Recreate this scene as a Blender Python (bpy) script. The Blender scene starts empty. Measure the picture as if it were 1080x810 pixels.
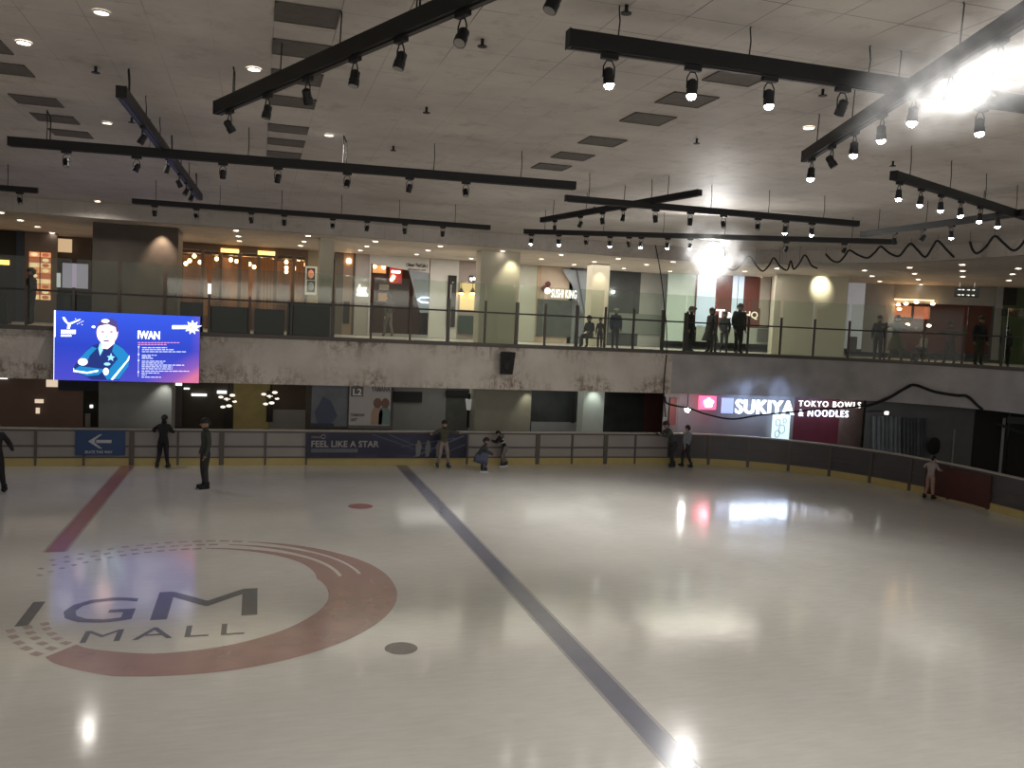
import bpy, bmesh, math, random
from mathutils import Vector, Matrix
random.seed(7)
C = bpy.context.scene.collection
PI = math.pi

# ------------------------------------------------------------------ camera frame (metres; X along the far wall, Y towards it, Z up; ice is z = 0)
YAW, PITCH, ROLL, F, H = .2905, -.0702, .04593, 904.3, 4.6
D = 26.73            # distance to the far fascia
ICE = 0.0; BOARD = 1.07; SOFFIT = 2.45; UP = 3.88; LEDGE = 3.92; RAIL = 4.95; CORR = 7.02; CEIL = 7.45
fw = Vector((math.sin(YAW)*math.cos(PITCH), math.cos(YAW)*math.cos(PITCH), math.sin(PITCH)))
r0 = Vector((math.cos(YAW), -math.sin(YAW), 0)); u0 = r0.cross(fw)
rt = r0*math.cos(ROLL)+u0*math.sin(ROLL); up = -r0*math.sin(ROLL)+u0*math.cos(ROLL)
EYE = Vector((0, 0, H))
def ray(px, py): return fw*F + rt*(px-540) - up*(py-405)
def at_z(px, py, z):
    d = ray(px, py); return EYE + d*((z-H)/d.z)
def at_y(px, py, y):
    d = ray(px, py); return EYE + d*(y/d.y)
def hit(px, py, a, b):            # vertical plane through two plan points
    d = ray(px, py); n = Vector((b[1]-a[1], a[0]-b[0], 0)); t = n.dot(Vector((a[0], a[1], 0)))/n.dot(d)
    return EYE + d*t

# ------------------------------------------------------------------ materials
MATS = {}
def new_mat(name):
    m = bpy.data.materials.new(name); m.use_nodes = True
    nt = m.node_tree; b = nt.nodes['Principled BSDF']; MATS[name] = m
    return m, nt, b
def mat(name, col, rough=.6, metal=0, var=.12, scale=3.0, em=None, ems=0, alpha=1, bump=0, trans=0):
    m, nt, b = new_mat(name)
    tc = nt.nodes.new('ShaderNodeTexCoord'); no = nt.nodes.new('ShaderNodeTexNoise')
    no.inputs['Scale'].default_value = scale; no.inputs['Detail'].default_value = 4
    nt.links.new(tc.outputs['Object'], no.inputs['Vector'])
    mx = nt.nodes.new('ShaderNodeMix'); mx.data_type = 'RGBA'
    mx.inputs[6].default_value = tuple(max(0, c*(1-var)) for c in col)+(1,)
    mx.inputs[7].default_value = tuple(min(1, c*(1+var)) for c in col)+(1,)
    nt.links.new(no.outputs['Fac'], mx.inputs[0]); nt.links.new(mx.outputs[2], b.inputs['Base Color'])
    b.inputs['Roughness'].default_value = rough; b.inputs['Metallic'].default_value = metal
    if em:
        b.inputs['Emission Color'].default_value = tuple(em)+(1,); b.inputs['Emission Strength'].default_value = ems
    if alpha < 1: b.inputs['Alpha'].default_value = alpha
    if trans: b.inputs['Transmission Weight'].default_value = trans
    if bump:
        bp = nt.nodes.new('ShaderNodeBump'); bp.inputs['Strength'].default_value = bump
        nt.links.new(no.outputs['Fac'], bp.inputs['Height']); nt.links.new(bp.outputs[0], b.inputs['Normal'])
    return m
def emat(name, col, s): return mat(name, tuple(min(1, c) for c in col), .5, em=col, ems=s, var=.02)
def ramp(nt, src, stops):
    r = nt.nodes.new('ShaderNodeValToRGB'); e = r.color_ramp.elements
    e[0].position, e[0].color = stops[0][0], tuple(stops[0][1])+(1,)
    e[1].position, e[1].color = stops[-1][0], tuple(stops[-1][1])+(1,)
    for p, c in stops[1:-1]:
        k = e.new(p); k.color = tuple(c)+(1,)
    nt.links.new(src, r.inputs[0]); return r
def noise(nt, scale, detail=4, stretch=(1, 1, 1), loc=(0, 0, 0), rough=.5):
    tc = nt.nodes.new('ShaderNodeTexCoord'); mp = nt.nodes.new('ShaderNodeMapping')
    mp.inputs['Scale'].default_value = stretch; mp.inputs['Location'].default_value = loc
    n = nt.nodes.new('ShaderNodeTexNoise'); n.inputs['Scale'].default_value = scale; n.inputs['Detail'].default_value = detail
    n.inputs['Roughness'].default_value = rough
    nt.links.new(tc.outputs['Object'], mp.inputs[0]); nt.links.new(mp.outputs[0], n.inputs['Vector']); return n.outputs['Fac']
def mixc(nt, fac, a, b, mode='MIX'):
    m = nt.nodes.new('ShaderNodeMix'); m.data_type = 'RGBA'; m.blend_type = mode
    for sock, v in ((0, fac), (6, a), (7, b)):
        if hasattr(v, 'links'): nt.links.new(v, m.inputs[sock])
        elif isinstance(v, tuple): m.inputs[sock].default_value = v+(1,)
        else: m.inputs[sock].default_value = v
    return m.outputs[2]

def make_ice():
    m, nt, b = new_mat('ice')
    n1 = noise(nt, .35, 5); n2 = noise(nt, 2.2, 8, (1, 6, 1), rough=.7); n3 = noise(nt, 3.5, 5, (1, .6, 1))
    c = ramp(nt, n1, [(.3, (.62, .60, .56)), (.7, (.74, .72, .68))]).outputs[0]
    c2 = ramp(nt, n2, [(.35, (.9, .9, .9)), (.65, (1, 1, 1))]).outputs[0]
    nt.links.new(mixc(nt, 1.0, c, c2, 'MULTIPLY'), b.inputs['Base Color'])
    rr = ramp(nt, n1, [(.3, (.09,)*3), (.7, (.15,)*3)]).outputs[0]
    nt.links.new(rr, b.inputs['Roughness'])
    bp = nt.nodes.new('ShaderNodeBump'); bp.inputs['Strength'].default_value = .10; bp.inputs['Distance'].default_value = .02
    nt.links.new(n3, bp.inputs['Height']); nt.links.new(bp.outputs[0], b.inputs['Normal'])
    b.inputs['IOR'].default_value = 1.45
    return m
def make_ceiling(name, base, grid=True):
    m, nt, b = new_mat(name)
    n1 = noise(nt, .5, 6, rough=.65); n2 = noise(nt, 2.0, 8, loc=(5, 2, 0), rough=.75)
    c = ramp(nt, n1, [(.3, tuple(v*.78 for v in base)), (.68, tuple(min(1, v*1.1) for v in base))]).outputs[0]
    st = ramp(nt, n2, [(.3, (.3, .26, .22)), (.46, (1, 1, 1))]).outputs[0]
    col = mixc(nt, .38, c, mixc(nt, 1.0, c, st, 'MULTIPLY'))
    if grid:
        tc = nt.nodes.new('ShaderNodeTexCoord'); mp = nt.nodes.new('ShaderNodeMapping'); mp.inputs['Location'].default_value = (-.08, -.05, 0)
        br = nt.nodes.new('ShaderNodeTexBrick'); br.offset = 0; br.inputs['Scale'].default_value = 1
        br.inputs['Brick Width'].default_value = .6; br.inputs['Row Height'].default_value = .6; br.inputs['Mortar Size'].default_value = .007
        br.inputs['Mortar Smooth'].default_value = .6
        br.inputs['Color1'].default_value = (1, 1, 1, 1); br.inputs['Color2'].default_value = (.955, .955, .955, 1); br.inputs['Mortar'].default_value = (.12, .10, .09, 1)
        nt.links.new(tc.outputs['Object'], mp.inputs[0]); nt.links.new(mp.outputs[0], br.inputs['Vector'])
        sx_ = nt.nodes.new('ShaderNodeSeparateXYZ'); nt.links.new(tc.outputs['Object'], sx_.inputs[0])
        near = nt.nodes.new('ShaderNodeMapRange'); near.inputs[1].default_value = 10.5; near.inputs[2].default_value = 7.3; near.inputs[3].default_value = .35; near.inputs[4].default_value = 1.0; nt.links.new(sx_.outputs['Y'], near.inputs[0])
        f = ramp(nt, noise(nt, .6, 5, loc=(3, 7, 1)), [(.40, (.1,)*3), (.56, (1,)*3)]).outputs[0]
        f = mixc(nt, 1.0, f, near.outputs[0], 'MULTIPLY')
        col = mixc(nt, f, col, mixc(nt, 1.0, col, br.outputs['Color'], 'MULTIPLY'))
    nt.links.new(col, b.inputs['Base Color']); b.inputs['Roughness'].default_value = .62; b.inputs['Specular IOR Level'].default_value = .15
    return m
def make_fascia():
    m, nt, b = new_mat('stained_plaster')
    base = ramp(nt, noise(nt, .8, 6), [(.3, (.60, .55, .49)), (.7, (.78, .73, .66))]).outputs[0]
    streak = ramp(nt, noise(nt, 2.6, 9, (2.2, 2.2, .3), rough=.75), [(.50, (1, 1, 1)), (.62, (.42, .28, .2))]).outputs[0]
    blot = ramp(nt, noise(nt, 5, 9, (1, 1, 1), (2, 0, 0), .8), [(.47, (1, 1, 1)), (.6, (.25, .15, .11))]).outputs[0]
    tc = nt.nodes.new('ShaderNodeTexCoord'); sp = nt.nodes.new('ShaderNodeSeparateXYZ'); nt.links.new(tc.outputs['Object'], sp.inputs[0])
    zr = nt.nodes.new('ShaderNodeMapRange'); zr.inputs[1].default_value = 2.45; zr.inputs[2].default_value = 3.9; nt.links.new(sp.outputs['Z'], zr.inputs[0])
    edge = ramp(nt, zr.outputs[0], [(.0, (.8,)*3), (.25, (.75,)*3), (.45, (.12,)*3), (.7, (.3,)*3), (1, (1,)*3)]).outputs[0]
    msk = ramp(nt, noise(nt, .5, 3, loc=(8, 1, 0)), [(.42, (.1,)*3), (.55, (1,)*3)]).outputs[0]
    fac = mixc(nt, 1.0, edge, msk, 'MULTIPLY')
    c = mixc(nt, fac, base, mixc(nt, 1.0, mixc(nt, 1.0, base, streak, 'MULTIPLY'), blot, 'MULTIPLY'))
    nt.links.new(c, b.inputs['Base Color']); b.inputs['Roughness'].default_value = .8
    return m
M = dict(
 ice=make_ice(), ceil=make_ceiling('ceiling_panel', (.56, .515, .47)), corrceil=make_ceiling('walkway_ceiling', (.60, .54, .47), False),
 fascia=make_fascia(), fascia_dark=mat('grey_plaster', (.48, .46, .455), .8, var=.4, scale=1.3),
 black=mat('black_metal', (.012, .012, .013), .5, .3), blackm=mat('matte_black', (.02, .02, .02), .8),
 rail=mat('rail_metal', (.05, .045, .04), .45, .5), post=mat('post_metal', (.10, .09, .08), .45, .6),
 board_rail=mat('board_rail', (.12, .105, .095), .5, .3), cap_rail=mat('pale_rail_cap', (.42, .39, .35), .5), board_panel=mat('board_panel', (.34, .31, .295), .35, var=.2, scale=.8),
 kick=mat('yellow_kickplate', (.50, .40, .16), .5, var=.15), vent=mat('vent_grey', (.125, .108, .095), .8, var=.3, scale=8),
 cream=mat('cream_paint', (.62, .58, .47), .6, var=.06), brown=mat('brown_cladding', (.10, .078, .062), .6, var=.3), white=mat('white_paint', (.62, .6, .58), .55, var=.05),
 grey=mat('grey_paint', (.30, .295, .29), .6), dgrey=mat('dark_grey_paint', (.09, .09, .09), .6), navy=mat('navy_paint', (.012, .022, .05), .5),
 wood=mat('pale_wood', (.50, .40, .31), .5, var=.12), dwood=mat('dark_wood', (.085, .055, .035), .5, var=.3), olive=mat('olive_wall', (.10, .085, .04), .7),
 upfloor=mat('pale_floor_tile', (.62, .60, .55), .25, var=.05), lowfloor=mat('walkway_floor', (.22, .2, .18), .6), dark=mat('dark_interior', (.02, .018, .016), .8),
 red=mat('red_panel', (.13, .035, .028), .55, var=.25), green=mat('green_panel', (.06, .09, .03), .6, var=.4, scale=1.5), curtain=mat('grey_curtain', (.20, .21, .20), .8, var=.25, scale=2),
 wire=mat('wire_black', (.015, .015, .015), .7), rubber=mat('rubber', (.02, .02, .02), .9),
 paint_blue=mat('blue_line_paint', (.24, .245, .32), .2, var=.1, alpha=.78), paint_red=mat('red_line_paint', (.46, .20, .20), .2, var=.1, alpha=.8),
 logo_red=mat('logo_red_paint', (.50, .28, .25), .2, var=.25, scale=2, alpha=.6), logo_black=mat('logo_black_paint', (.14, .145, .16), .2, var=.2, alpha=.66), spot_grey=mat('spot_grey_paint', (.2, .18, .18), .22, alpha=.75),
 steel=mat('steel', (.5, .5, .52), .3, .9),
 e_lamp=emat('lit_lamp_lens', (1, .97, .92), 60), e_down=emat('downlight_glow', (1, .9, .76), 9), e_dim=emat('dim_downlight_glow', (1, .9, .78), 3), e_bulb=emat('warm_bulb', (1, .6, .28), 14), e_amber=emat('amber_cove', (1, .55, .15), 2.2),
 lens=mat('unlit_lens', (.25, .24, .22), .15), e_white=emat('lit_white_letters', (1, .98, .95), 1.5), e_cool=emat('lit_cool_letters', (.66, .80, 1), 2.4), e_pink=emat('lit_red_letters', (1, .1, .2), 1.6),
 e_flood=emat('flood_lens', (1, .98, .94), 120), e_menu=emat('lit_menu_panel', (.62, .8, .85), .9),
)
def glass_mat(name, tint, a, rough=.05):
    m, nt, b = new_mat(name)
    nt.nodes.remove(b); out = nt.nodes['Material Output']
    t = nt.nodes.new('ShaderNodeBsdfTransparent'); g = nt.nodes.new('ShaderNodeBsdfGlossy'); d = nt.nodes.new('ShaderNodeBsdfDiffuse')
    t.inputs[0].default_value = tuple(tint)+(1,); g.inputs['Roughness'].default_value = rough; g.inputs[0].default_value = (.8, .8, .8, 1)
    d.inputs[0].default_value = (.5, .52, .5, 1)
    m1 = nt.nodes.new('ShaderNodeMixShader'); m2 = nt.nodes.new('ShaderNodeMixShader')
    fr = nt.nodes.new('ShaderNodeFresnel'); fr.inputs[0].default_value = 1.45
    nt.links.new(fr.outputs[0], m1.inputs[0]); nt.links.new(t.outputs[0], m1.inputs[1]); nt.links.new(g.outputs[0], m1.inputs[2])
    m2.inputs[0].default_value = a; nt.links.new(m1.outputs[0], m2.inputs[1]); nt.links.new(d.outputs[0], m2.inputs[2]); nt.links.new(m2.outputs[0], out.inputs[0])
    return m
M['glass'] = glass_mat('balustrade_glass', (.86, .90, .85), .01)
M['shopglass'] = glass_mat('shop_glass', (.86, .84, .80), .02)

# ------------------------------------------------------------------ mesh builder
class MB:
    def __init__(s): s.v = []; s.f = []; s.mi = []
    def add(s, vs, fs, mi=0):
        n = len(s.v); s.v += [tuple(v) for v in vs]; s.f += [tuple(i+n for i in f) for f in fs]; s.mi += [mi]*len(fs); return s
    def box(s, a, b, mi=0):
        x0, y0, z0 = a; x1, y1, z1 = b
        vs = [(x0, y0, z0), (x1, y0, z0), (x1, y1, z0), (x0, y1, z0), (x0, y0, z1), (x1, y0, z1), (x1, y1, z1), (x0, y1, z1)]
        return s.add(vs, [(0, 3, 2, 1), (4, 5, 6, 7), (0, 1, 5, 4), (1, 2, 6, 5), (2, 3, 7, 6), (3, 0, 4, 7)], mi)
    def bar(s, p, q, w, h, mi=0):     # box along p->q, width w sideways, height h
        p = Vector(p); q = Vector(q); d = (q-p).normalized(); u = Vector((0, 0, 1))
        if abs(d.z) > .95: u = Vector((0, 1, 0))
        r = d.cross(u).normalized()*w/2; t = r.cross(d).normalized()*h/2
        vs = [p-r-t, p+r-t, p+r+t, p-r+t, q-r-t, q+r-t, q+r+t, q-r+t]
        return s.add(vs, [(0, 3, 2, 1), (4, 5, 6, 7), (0, 1, 5, 4), (1, 2, 6, 5), (2, 3, 7, 6), (3, 0, 4, 7)], mi)
    def tube(s, pts, r, n=6, mi=0, cap=True):
        pts = [Vector(p) for p in pts]; rs = r if isinstance(r, (list, tuple)) else [r]*len(pts); rings = []; n0 = len(s.v); prev = None
        for i, p in enumerate(pts):
            d = (pts[min(i+1, len(pts)-1)]-pts[max(i-1, 0)]).normalized()
            a = Vector((0, 0, 1)) if abs(d.z) < .9 else Vector((0, 1, 0))
            if prev is not None:
                a = prev
            x = d.cross(a).normalized(); y = x.cross(d).normalized(); prev = y
            for k in range(n):
                t = 2*PI*k/n; s.v.append(tuple(p+x*math.cos(t)*rs[i]+y*math.sin(t)*rs[i]))
        for i in range(len(pts)-1):
            for k in range(n):
                s.f.append((n0+i*n+k, n0+i*n+(k+1) % n, n0+(i+1)*n+(k+1) % n, n0+(i+1)*n+k)); s.mi.append(mi)
        if cap:
            s.f.append(tuple(n0+k for k in reversed(range(n)))); s.mi.append(mi)
            s.f.append(tuple(n0+(len(pts)-1)*n+k for k in range(n))); s.mi.append(mi)
        return s
    def ell(s, c, r, n=12, m=8, mi=0, zmin=-1):
        c = Vector(c); n0 = len(s.v)
        th0 = math.asin(max(-1, zmin))
        for j in range(m+1):
            th = th0+(PI/2-th0)*j/m
            for k in range(n):
                t = 2*PI*k/n; s.v.append((c.x+r[0]*math.cos(th)*math.cos(t), c.y+r[1]*math.cos(th)*math.sin(t), c.z+r[2]*math.sin(th)))
        for j in range(m):
            for k in range(n):
                s.f.append((n0+j*n+k, n0+j*n+(k+1) % n, n0+(j+1)*n+(k+1) % n, n0+(j+1)*n+k)); s.mi.append(mi)
        return s
    def poly(s, pts, mi=0): return s.add(pts, [tuple(range(len(pts)))], mi)
    def disc(s, c, r, z=0, n=24, mi=0, ry=None):
        ry = ry or r
        return s.poly([(c[0]+r*math.cos(2*PI*k/n), c[1]+ry*math.sin(2*PI*k/n), z) for k in range(n)], mi)
    def ribbon(s, path, z0, z1, t0=0, t1=.1, mi=0):   # wall following a plan path, offset t0..t1 to its left side (+) 
        nn = normals(path); a = [(p[0]+n[0]*t0, p[1]+n[1]*t0) for p, n in zip(path, nn)]; b = [(p[0]+n[0]*t1, p[1]+n[1]*t1) for p, n in zip(path, nn)]
        vs = []
        for p, q in zip(a, b): vs += [(p[0], p[1], z0), (q[0], q[1], z0), (q[0], q[1], z1), (p[0], p[1], z1)]
        fs = []
        for i in range(len(path)-1):
            o = 4*i; fs += [(o, o+4, o+5, o+1), (o+1, o+5, o+6, o+2), (o+2, o+6, o+7, o+3), (o+3, o+7, o+4, o)]
        e = 4*(len(path)-1); fs += [(0, 1, 2, 3), (e+3, e+2, e+1, e)]
        return s.add(vs, fs, mi)
    def xf(s, mtx):
        s.v = [tuple(mtx @ Vector(v)) for v in s.v]; return s
    def build(s, name, mats, parent=None, smooth=False, loc=None):
        me = bpy.data.meshes.new(name); me.from_pydata(s.v, [], s.f)
        ms = mats if isinstance(mats, (list, tuple)) else [mats]
        for m in ms: me.materials.append(m)
        for p, i in zip(me.polygons, s.mi): p.material_index = i; p.use_smooth = smooth
        bm = bmesh.new(); bm.from_mesh(me); bmesh.ops.recalc_face_normals(bm, faces=bm.faces); bm.to_mesh(me); bm.free()
        o = bpy.data.objects.new(name, me); C.objects.link(o)
        if parent: o.parent = parent
        if loc: o.location = loc
        return o
def normals(path):
    out = []
    for i in range(len(path)):
        a = path[max(i-1, 0)]; b = path[min(i+1, len(path)-1)]; dx, dy = b[0]-a[0], b[1]-a[1]; l = math.hypot(dx, dy) or 1
        out.append((-dy/l, dx/l))
    return out
def smooth_path(pts, n=6):
    out = []
    for i in range(len(pts)-1):
        p0 = pts[max(i-1, 0)]; p1 = pts[i]; p2 = pts[i+1]; p3 = pts[min(i+2, len(pts)-1)]
        for k in range(n):
            t = k/n
            out.append(tuple(.5*((2*p1[j])+(-p0[j]+p2[j])*t+(2*p0[j]-5*p1[j]+4*p2[j]-p3[j])*t*t+(-p0[j]+3*p1[j]-3*p2[j]+p3[j])*t**3) for j in range(len(p1))))
    return out+[tuple(pts[-1])]
def along(path, step, start=0):
    out = []; acc = 0; nxt = start
    for a, b in zip(path, path[1:]):
        l = math.dist(a[:2], b[:2])
        while nxt <= acc+l:
            t = (nxt-acc)/l; out.append((a[0]+(b[0]-a[0])*t, a[1]+(b[1]-a[1])*t, math.atan2(b[1]-a[1], b[0]-a[0]))); nxt += step
        acc += l
    return out
def tag(o, label=None, cat=None, group=None, kind=None):
    if label: o['label'] = label
    if cat: o['category'] = cat
    if group: o['group'] = group
    if kind: o['kind'] = kind
    return o
def empty(name, loc, rz=0, **k):
    o = bpy.data.objects.new(name, None); C.objects.link(o); o.location = loc; o.rotation_euler = (0, 0, rz); o.empty_display_size = .1
    return tag(o, **k)
def struct(o): o['kind'] = 'structure'; return o
def text_mesh(s, size, bold=0, ext=0, sx=1.0, shear=0, align='LEFT', space=1.0):
    cu = bpy.data.curves.new('t', 'FONT'); cu.body = s; cu.size = size; cu.offset = bold; cu.extrude = ext; cu.shear = shear; cu.align_x = align; cu.space_character = space
    cu.resolution_u = 3
    o = bpy.data.objects.new('t', cu); C.objects.link(o); bpy.context.view_layer.update()
    me = bpy.data.meshes.new_from_object(o.evaluated_get(bpy.context.evaluated_depsgraph_get()))
    vs = [tuple(v.co) for v in me.vertices]; fs = [tuple(p.vertices) for p in me.polygons]
    bpy.data.objects.remove(o); bpy.data.curves.remove(cu); bpy.data.meshes.remove(me)
    mb = MB(); mb.v = [(v[0]*sx, v[1], v[2]) for v in vs]; mb.f = fs; mb.mi = [0]*len(fs); return mb
def fit_text(s, x0, x1, z0, z1, y, **k):     # upright text filling a rectangle on a Y plane
    mb = text_mesh(s, 1, **k); xs = [v[0] for v in mb.v]; ys = [v[1] for v in mb.v]
    ax, bx, ay, by = min(xs), max(xs), min(ys), max(ys)
    mb.v = [(x0+(v[0]-ax)/(bx-ax)*(x1-x0), y-v[2]*.2, z0+(v[1]-ay)/(by-ay)*(z1-z0)) for v in mb.v]; return mb
def flat_text(s, x0, x1, y0, y1, z, **k):    # text lying on the ice
    mb = text_mesh(s, 1, **k); xs = [v[0] for v in mb.v]; ys = [v[1] for v in mb.v]
    ax, bx, ay, by = min(xs), max(xs), min(ys), max(ys)
    mb.v = [(x0+(v[0]-ax)/(bx-ax)*(x1-x0), y0+(v[1]-ay)/(by-ay)*(y1-y0), z) for v in mb.v]; return mb
ONES = 'zeroth first second third fourth fifth sixth seventh eighth ninth tenth eleventh twelfth thirteenth fourteenth fifteenth sixteenth seventeenth eighteenth nineteenth'.split()
def ordn(n):
    if n < 20: return ONES[n]
    t = {2: 'twent', 3: 'thirt', 4: 'fort', 5: 'fift', 6: 'sixt', 7: 'sevent'}[n//10]
    return t+'ieth' if n % 10 == 0 else t+'y-'+ONES[n % 10]

# ------------------------------------------------------------------ plan paths
FP = smooth_path([(13.4, 26.73), (16.3, 26.68), (19.3, 26.15), (21.7, 25.0), (23.2, 23.2), (23.7, 21), (23.8, 18), (23.8, 13), (23.8, 7)])
FASC = [(-22, D), (0, D)] + FP
BPTS = smooth_path([(13.2, 26.6), (14.9, 26.45), (16.4, 25.85), (17.7, 24.85), (18.65, 23.6), (19.3, 22.1), (19.65, 20.4), (19.75, 18.5), (19.75, 13), (19.75, 7)])
BD = [(-22, 26.6), (0, 26.6)] + BPTS

CP = smooth_path([(13.0, 26.73), (14.9, 26.6), (16.2, 25.9), (17.3, 24.6), (18.3, 23.05), (19.0, 21.6), (19.25, 19.8), (19.3, 17.8), (19.3, 12), (19.3, 7)])
BULK = [(-22, D), (0, D)] + CP
# ------------------------------------------------------------------ setting
ice = MB().poly([(-22, .8, 0), (19.75, .8, 0), (19.75, 7, 0)]+[(x, y, 0) for x, y in reversed(BPTS)][1:]+[(0, 26.6, 0), (-22, 26.6, 0)])
struct(ice.build('floor', M['ice']))
struct(MB().poly([(-30, -4, -.02), (45, -4, -.02), (45, 42, -.02), (-30, 42, -.02)]).build('floor_lower', M['lowfloor']))
def ring(z, p=None): return [(x, y, z) for x, y in (p or FASC)]+[(45, 7, z), (45, 42, z), (-22, 42, z)]
struct(MB().poly(ring(UP)).build('floor_upper', M['upfloor']))
struct(MB().poly(ring(SOFFIT)).build('ceiling_lower', M['grey']))
struct(MB().poly(ring(CORR, BULK)).build('ceiling_walkway', M['corrceil']))
struct(MB().poly([(-22, -4, CEIL), (26, -4, CEIL), (26, 28, CEIL), (-22, 28, CEIL)]).build('ceiling', M['ceil']))
nb = next(i for i, p in enumerate(FASC) if p[0] > 13.5)
struct(MB().ribbon(FASC[:nb+1], SOFFIT, UP-.02, 0, .15).build('wall_back_fascia', M['fascia']))
struct(MB().ribbon(FASC[nb:], SOFFIT, UP-.02, 0, .15).build('wall_right_fascia', M['fascia_dark']))
struct(MB().ribbon(FASC, UP-.06, LEDGE+.02, -.05, .2).build('trim_1', M['board_rail']))
struct(MB().ribbon(BULK, CORR, CEIL, 0, .1).build('trim_2', M['ceil']))
struct(MB().box((-22.2, 3, 0), (-22, 42, CEIL)).build('wall_left', M['grey']))

# lines and logo painted on the ice
def decal(mb, name, m, label, cat): return tag(mb.build(name, m), label, cat)
def line(x0, x1, y0, y1): return MB().poly([(x0, y0, .003), (x1, y0, .003), (x1, y1, .003), (x0, y1, .003)]).poly([(x0-.05, y0, .003), (x0, y0, .003), (x0, y1, .003), (x0-.05, y1, .003)], 1).poly([(x1, y0, .003), (x1+.05, y0, .003), (x1+.05, y1, .003), (x1, y1, .003)], 1)
pe_b = mat('blue_line_worn_edge', (.3, .305, .38), .2, alpha=.35); pe_r = mat('red_line_worn_edge', (.5, .3, .3), .2, alpha=.35)
decal(line(4.28, 4.58, 6, 26.58), 'blue_line', [M['paint_blue'], pe_b], 'long blue line painted across the white ice', 'ice line')
decal(line(-3.66, -3.34, 17.3, 26.58), 'red_line', [M['paint_red'], pe_r], 'faded red line painted on the ice, running towards the blue arrow sign', 'ice line')
decal(MB().disc((2.5, 20.75), .3, .003), 'faceoff_spot', M['paint_red'], 'small red face-off spot on the ice near the boards', 'ice spot')
decal(MB().disc((2.03, 11.61), .23, .003), 'faceoff_spot', M['spot_grey'], 'small dark grey face-off spot on the ice to the right of the big logo', 'ice spot')
lg = empty('ice_logo', (-.6, 14.4, 0), label='large swirl emblem with mall name painted in the ice', cat='logo')
def band(f_out, f_in, a0, a1, n=40):
    mb = MB(); vs = []
    for i in range(n+1):
        a = math.radians(a0+(a1-a0)*i/n); u = i/n
        vs += [f_out(a, u), f_in(a, u)]
    return mb.add(vs, [(2*i, 2*i+1, 2*i+3, 2*i+2) for i in range(n)])
CX, CY = -.75, 14.55
def lerp_tab(tab, a):
    for (a0, r0_), (a1, r1_) in zip(tab, tab[1:]):
        if a0 <= a <= a1:
            u = (a-a0)/(a1-a0); u = u*u*(3-2*u) if False else u; return r0_+(r1_-r0_)*u
    return tab[-1][1] if a > tab[-1][0] else tab[0][1]
def arc_band(outer, inner, a0, a1, n=40):
    mb = MB(); vs = []
    for i in range(n+1):
        a = a0+(a1-a0)*i/n; t_ = math.radians(a)
        for tab in (outer, inner):
            r = lerp_tab(tab, a); vs.append((CX+.6+r*math.cos(t_), CY-14.4+r*math.sin(t_), .0045))
    return mb.add(vs, [(2*i, 2*i+1, 2*i+3, 2*i+2) for i in range(n)])
OUT = [(-150, 2.45), (-138, 2.75), (-122, 3.15), (-105, 3.36), (-80, 3.36), (-40, 3.22), (0, 3.12), (40, 3.12), (75, 3.2), (100, 3.25)]
INN = [(-150, 2.35), (-138, 2.42), (-122, 2.6), (-100, 2.62), (-82, 2.5), (-45, 2.2), (-2, 1.97), (14, 1.9)]
arc_band(OUT, INN, -126, 14, 60).build('swirl_band', M['logo_red'], lg)
arc_band(OUT, [(14, 2.72), (50, 2.93), (78, 3.17)], 14, 78, 30).build('swirl_strand', M['logo_red'], lg)
arc_band([(14, 2.66), (45, 2.82), (84, 2.96)], [(14, 2.36), (45, 2.58), (84, 2.92)], 14, 84, 30).build('swirl_strand', M['logo_red'], lg)
arc_band([(14, 2.29), (45, 2.48), (92, 2.72)], [(14, 1.9), (45, 2.22), (92, 2.67)], 14, 92, 30).build('swirl_strand', M['logo_red'], lg)
ds = MB()
for k in range(42):
    rg = k % 3; a = (80, 88, 94)[rg]+(k//3)*4.6; r = (3.2, 2.95, 2.7)[rg]+.02*(k//3); t2 = arc_band([(-200, r+.055), (200, r+.055)], [(-200, r-.045), (200, r-.045)], a, a+3.4*(1-k/70), 2); ds.add(t2.v, t2.f)
for k in range(15):
    a = -128-(k//3)*5.2; r = (3.02, 2.8, 2.58)[k % 3]-.05*(k//3); t2 = arc_band([(-200, r+.06), (200, r+.06)], [(-200, r-.05), (200, r-.05)], a-3.0, a, 2); ds.add(t2.v, t2.f)
tag(ds.build('dash_pattern', mat('faded_logo_red', (.52, .34, .31), .2, alpha=.45), lg), kind='stuff')
for ch, xa, xb, ya, yb in (('P', -9.6, -8.8, 13.3, 14.4), ('A', -8.6, -7.5, 13.3, 14.4), ('R', -7.3, -6.4, 13.3, 14.4), ('A', -6.3, -5.2, 13.3, 14.4), ('D', -5.0, -3.75, 13.3, 14.4), ('I', -3.2, -3.03, 13.32, 14.4), ('G', -2.68, -1.68, 13.3, 14.45), ('M', -1.42, .1, 13.3, 14.62)):
    flat_text(ch, xa+.6, xb+.6, ya-14.4, yb-14.4, .0045).build('mall_name_letter', M['logo_black'], lg)
flat_text('MALL', -2.22+.6, -.08+.6, 12.52-14.4, 12.98-14.4, .0045, space=1.25).build('mall_word', M['logo_black'], lg)

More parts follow.
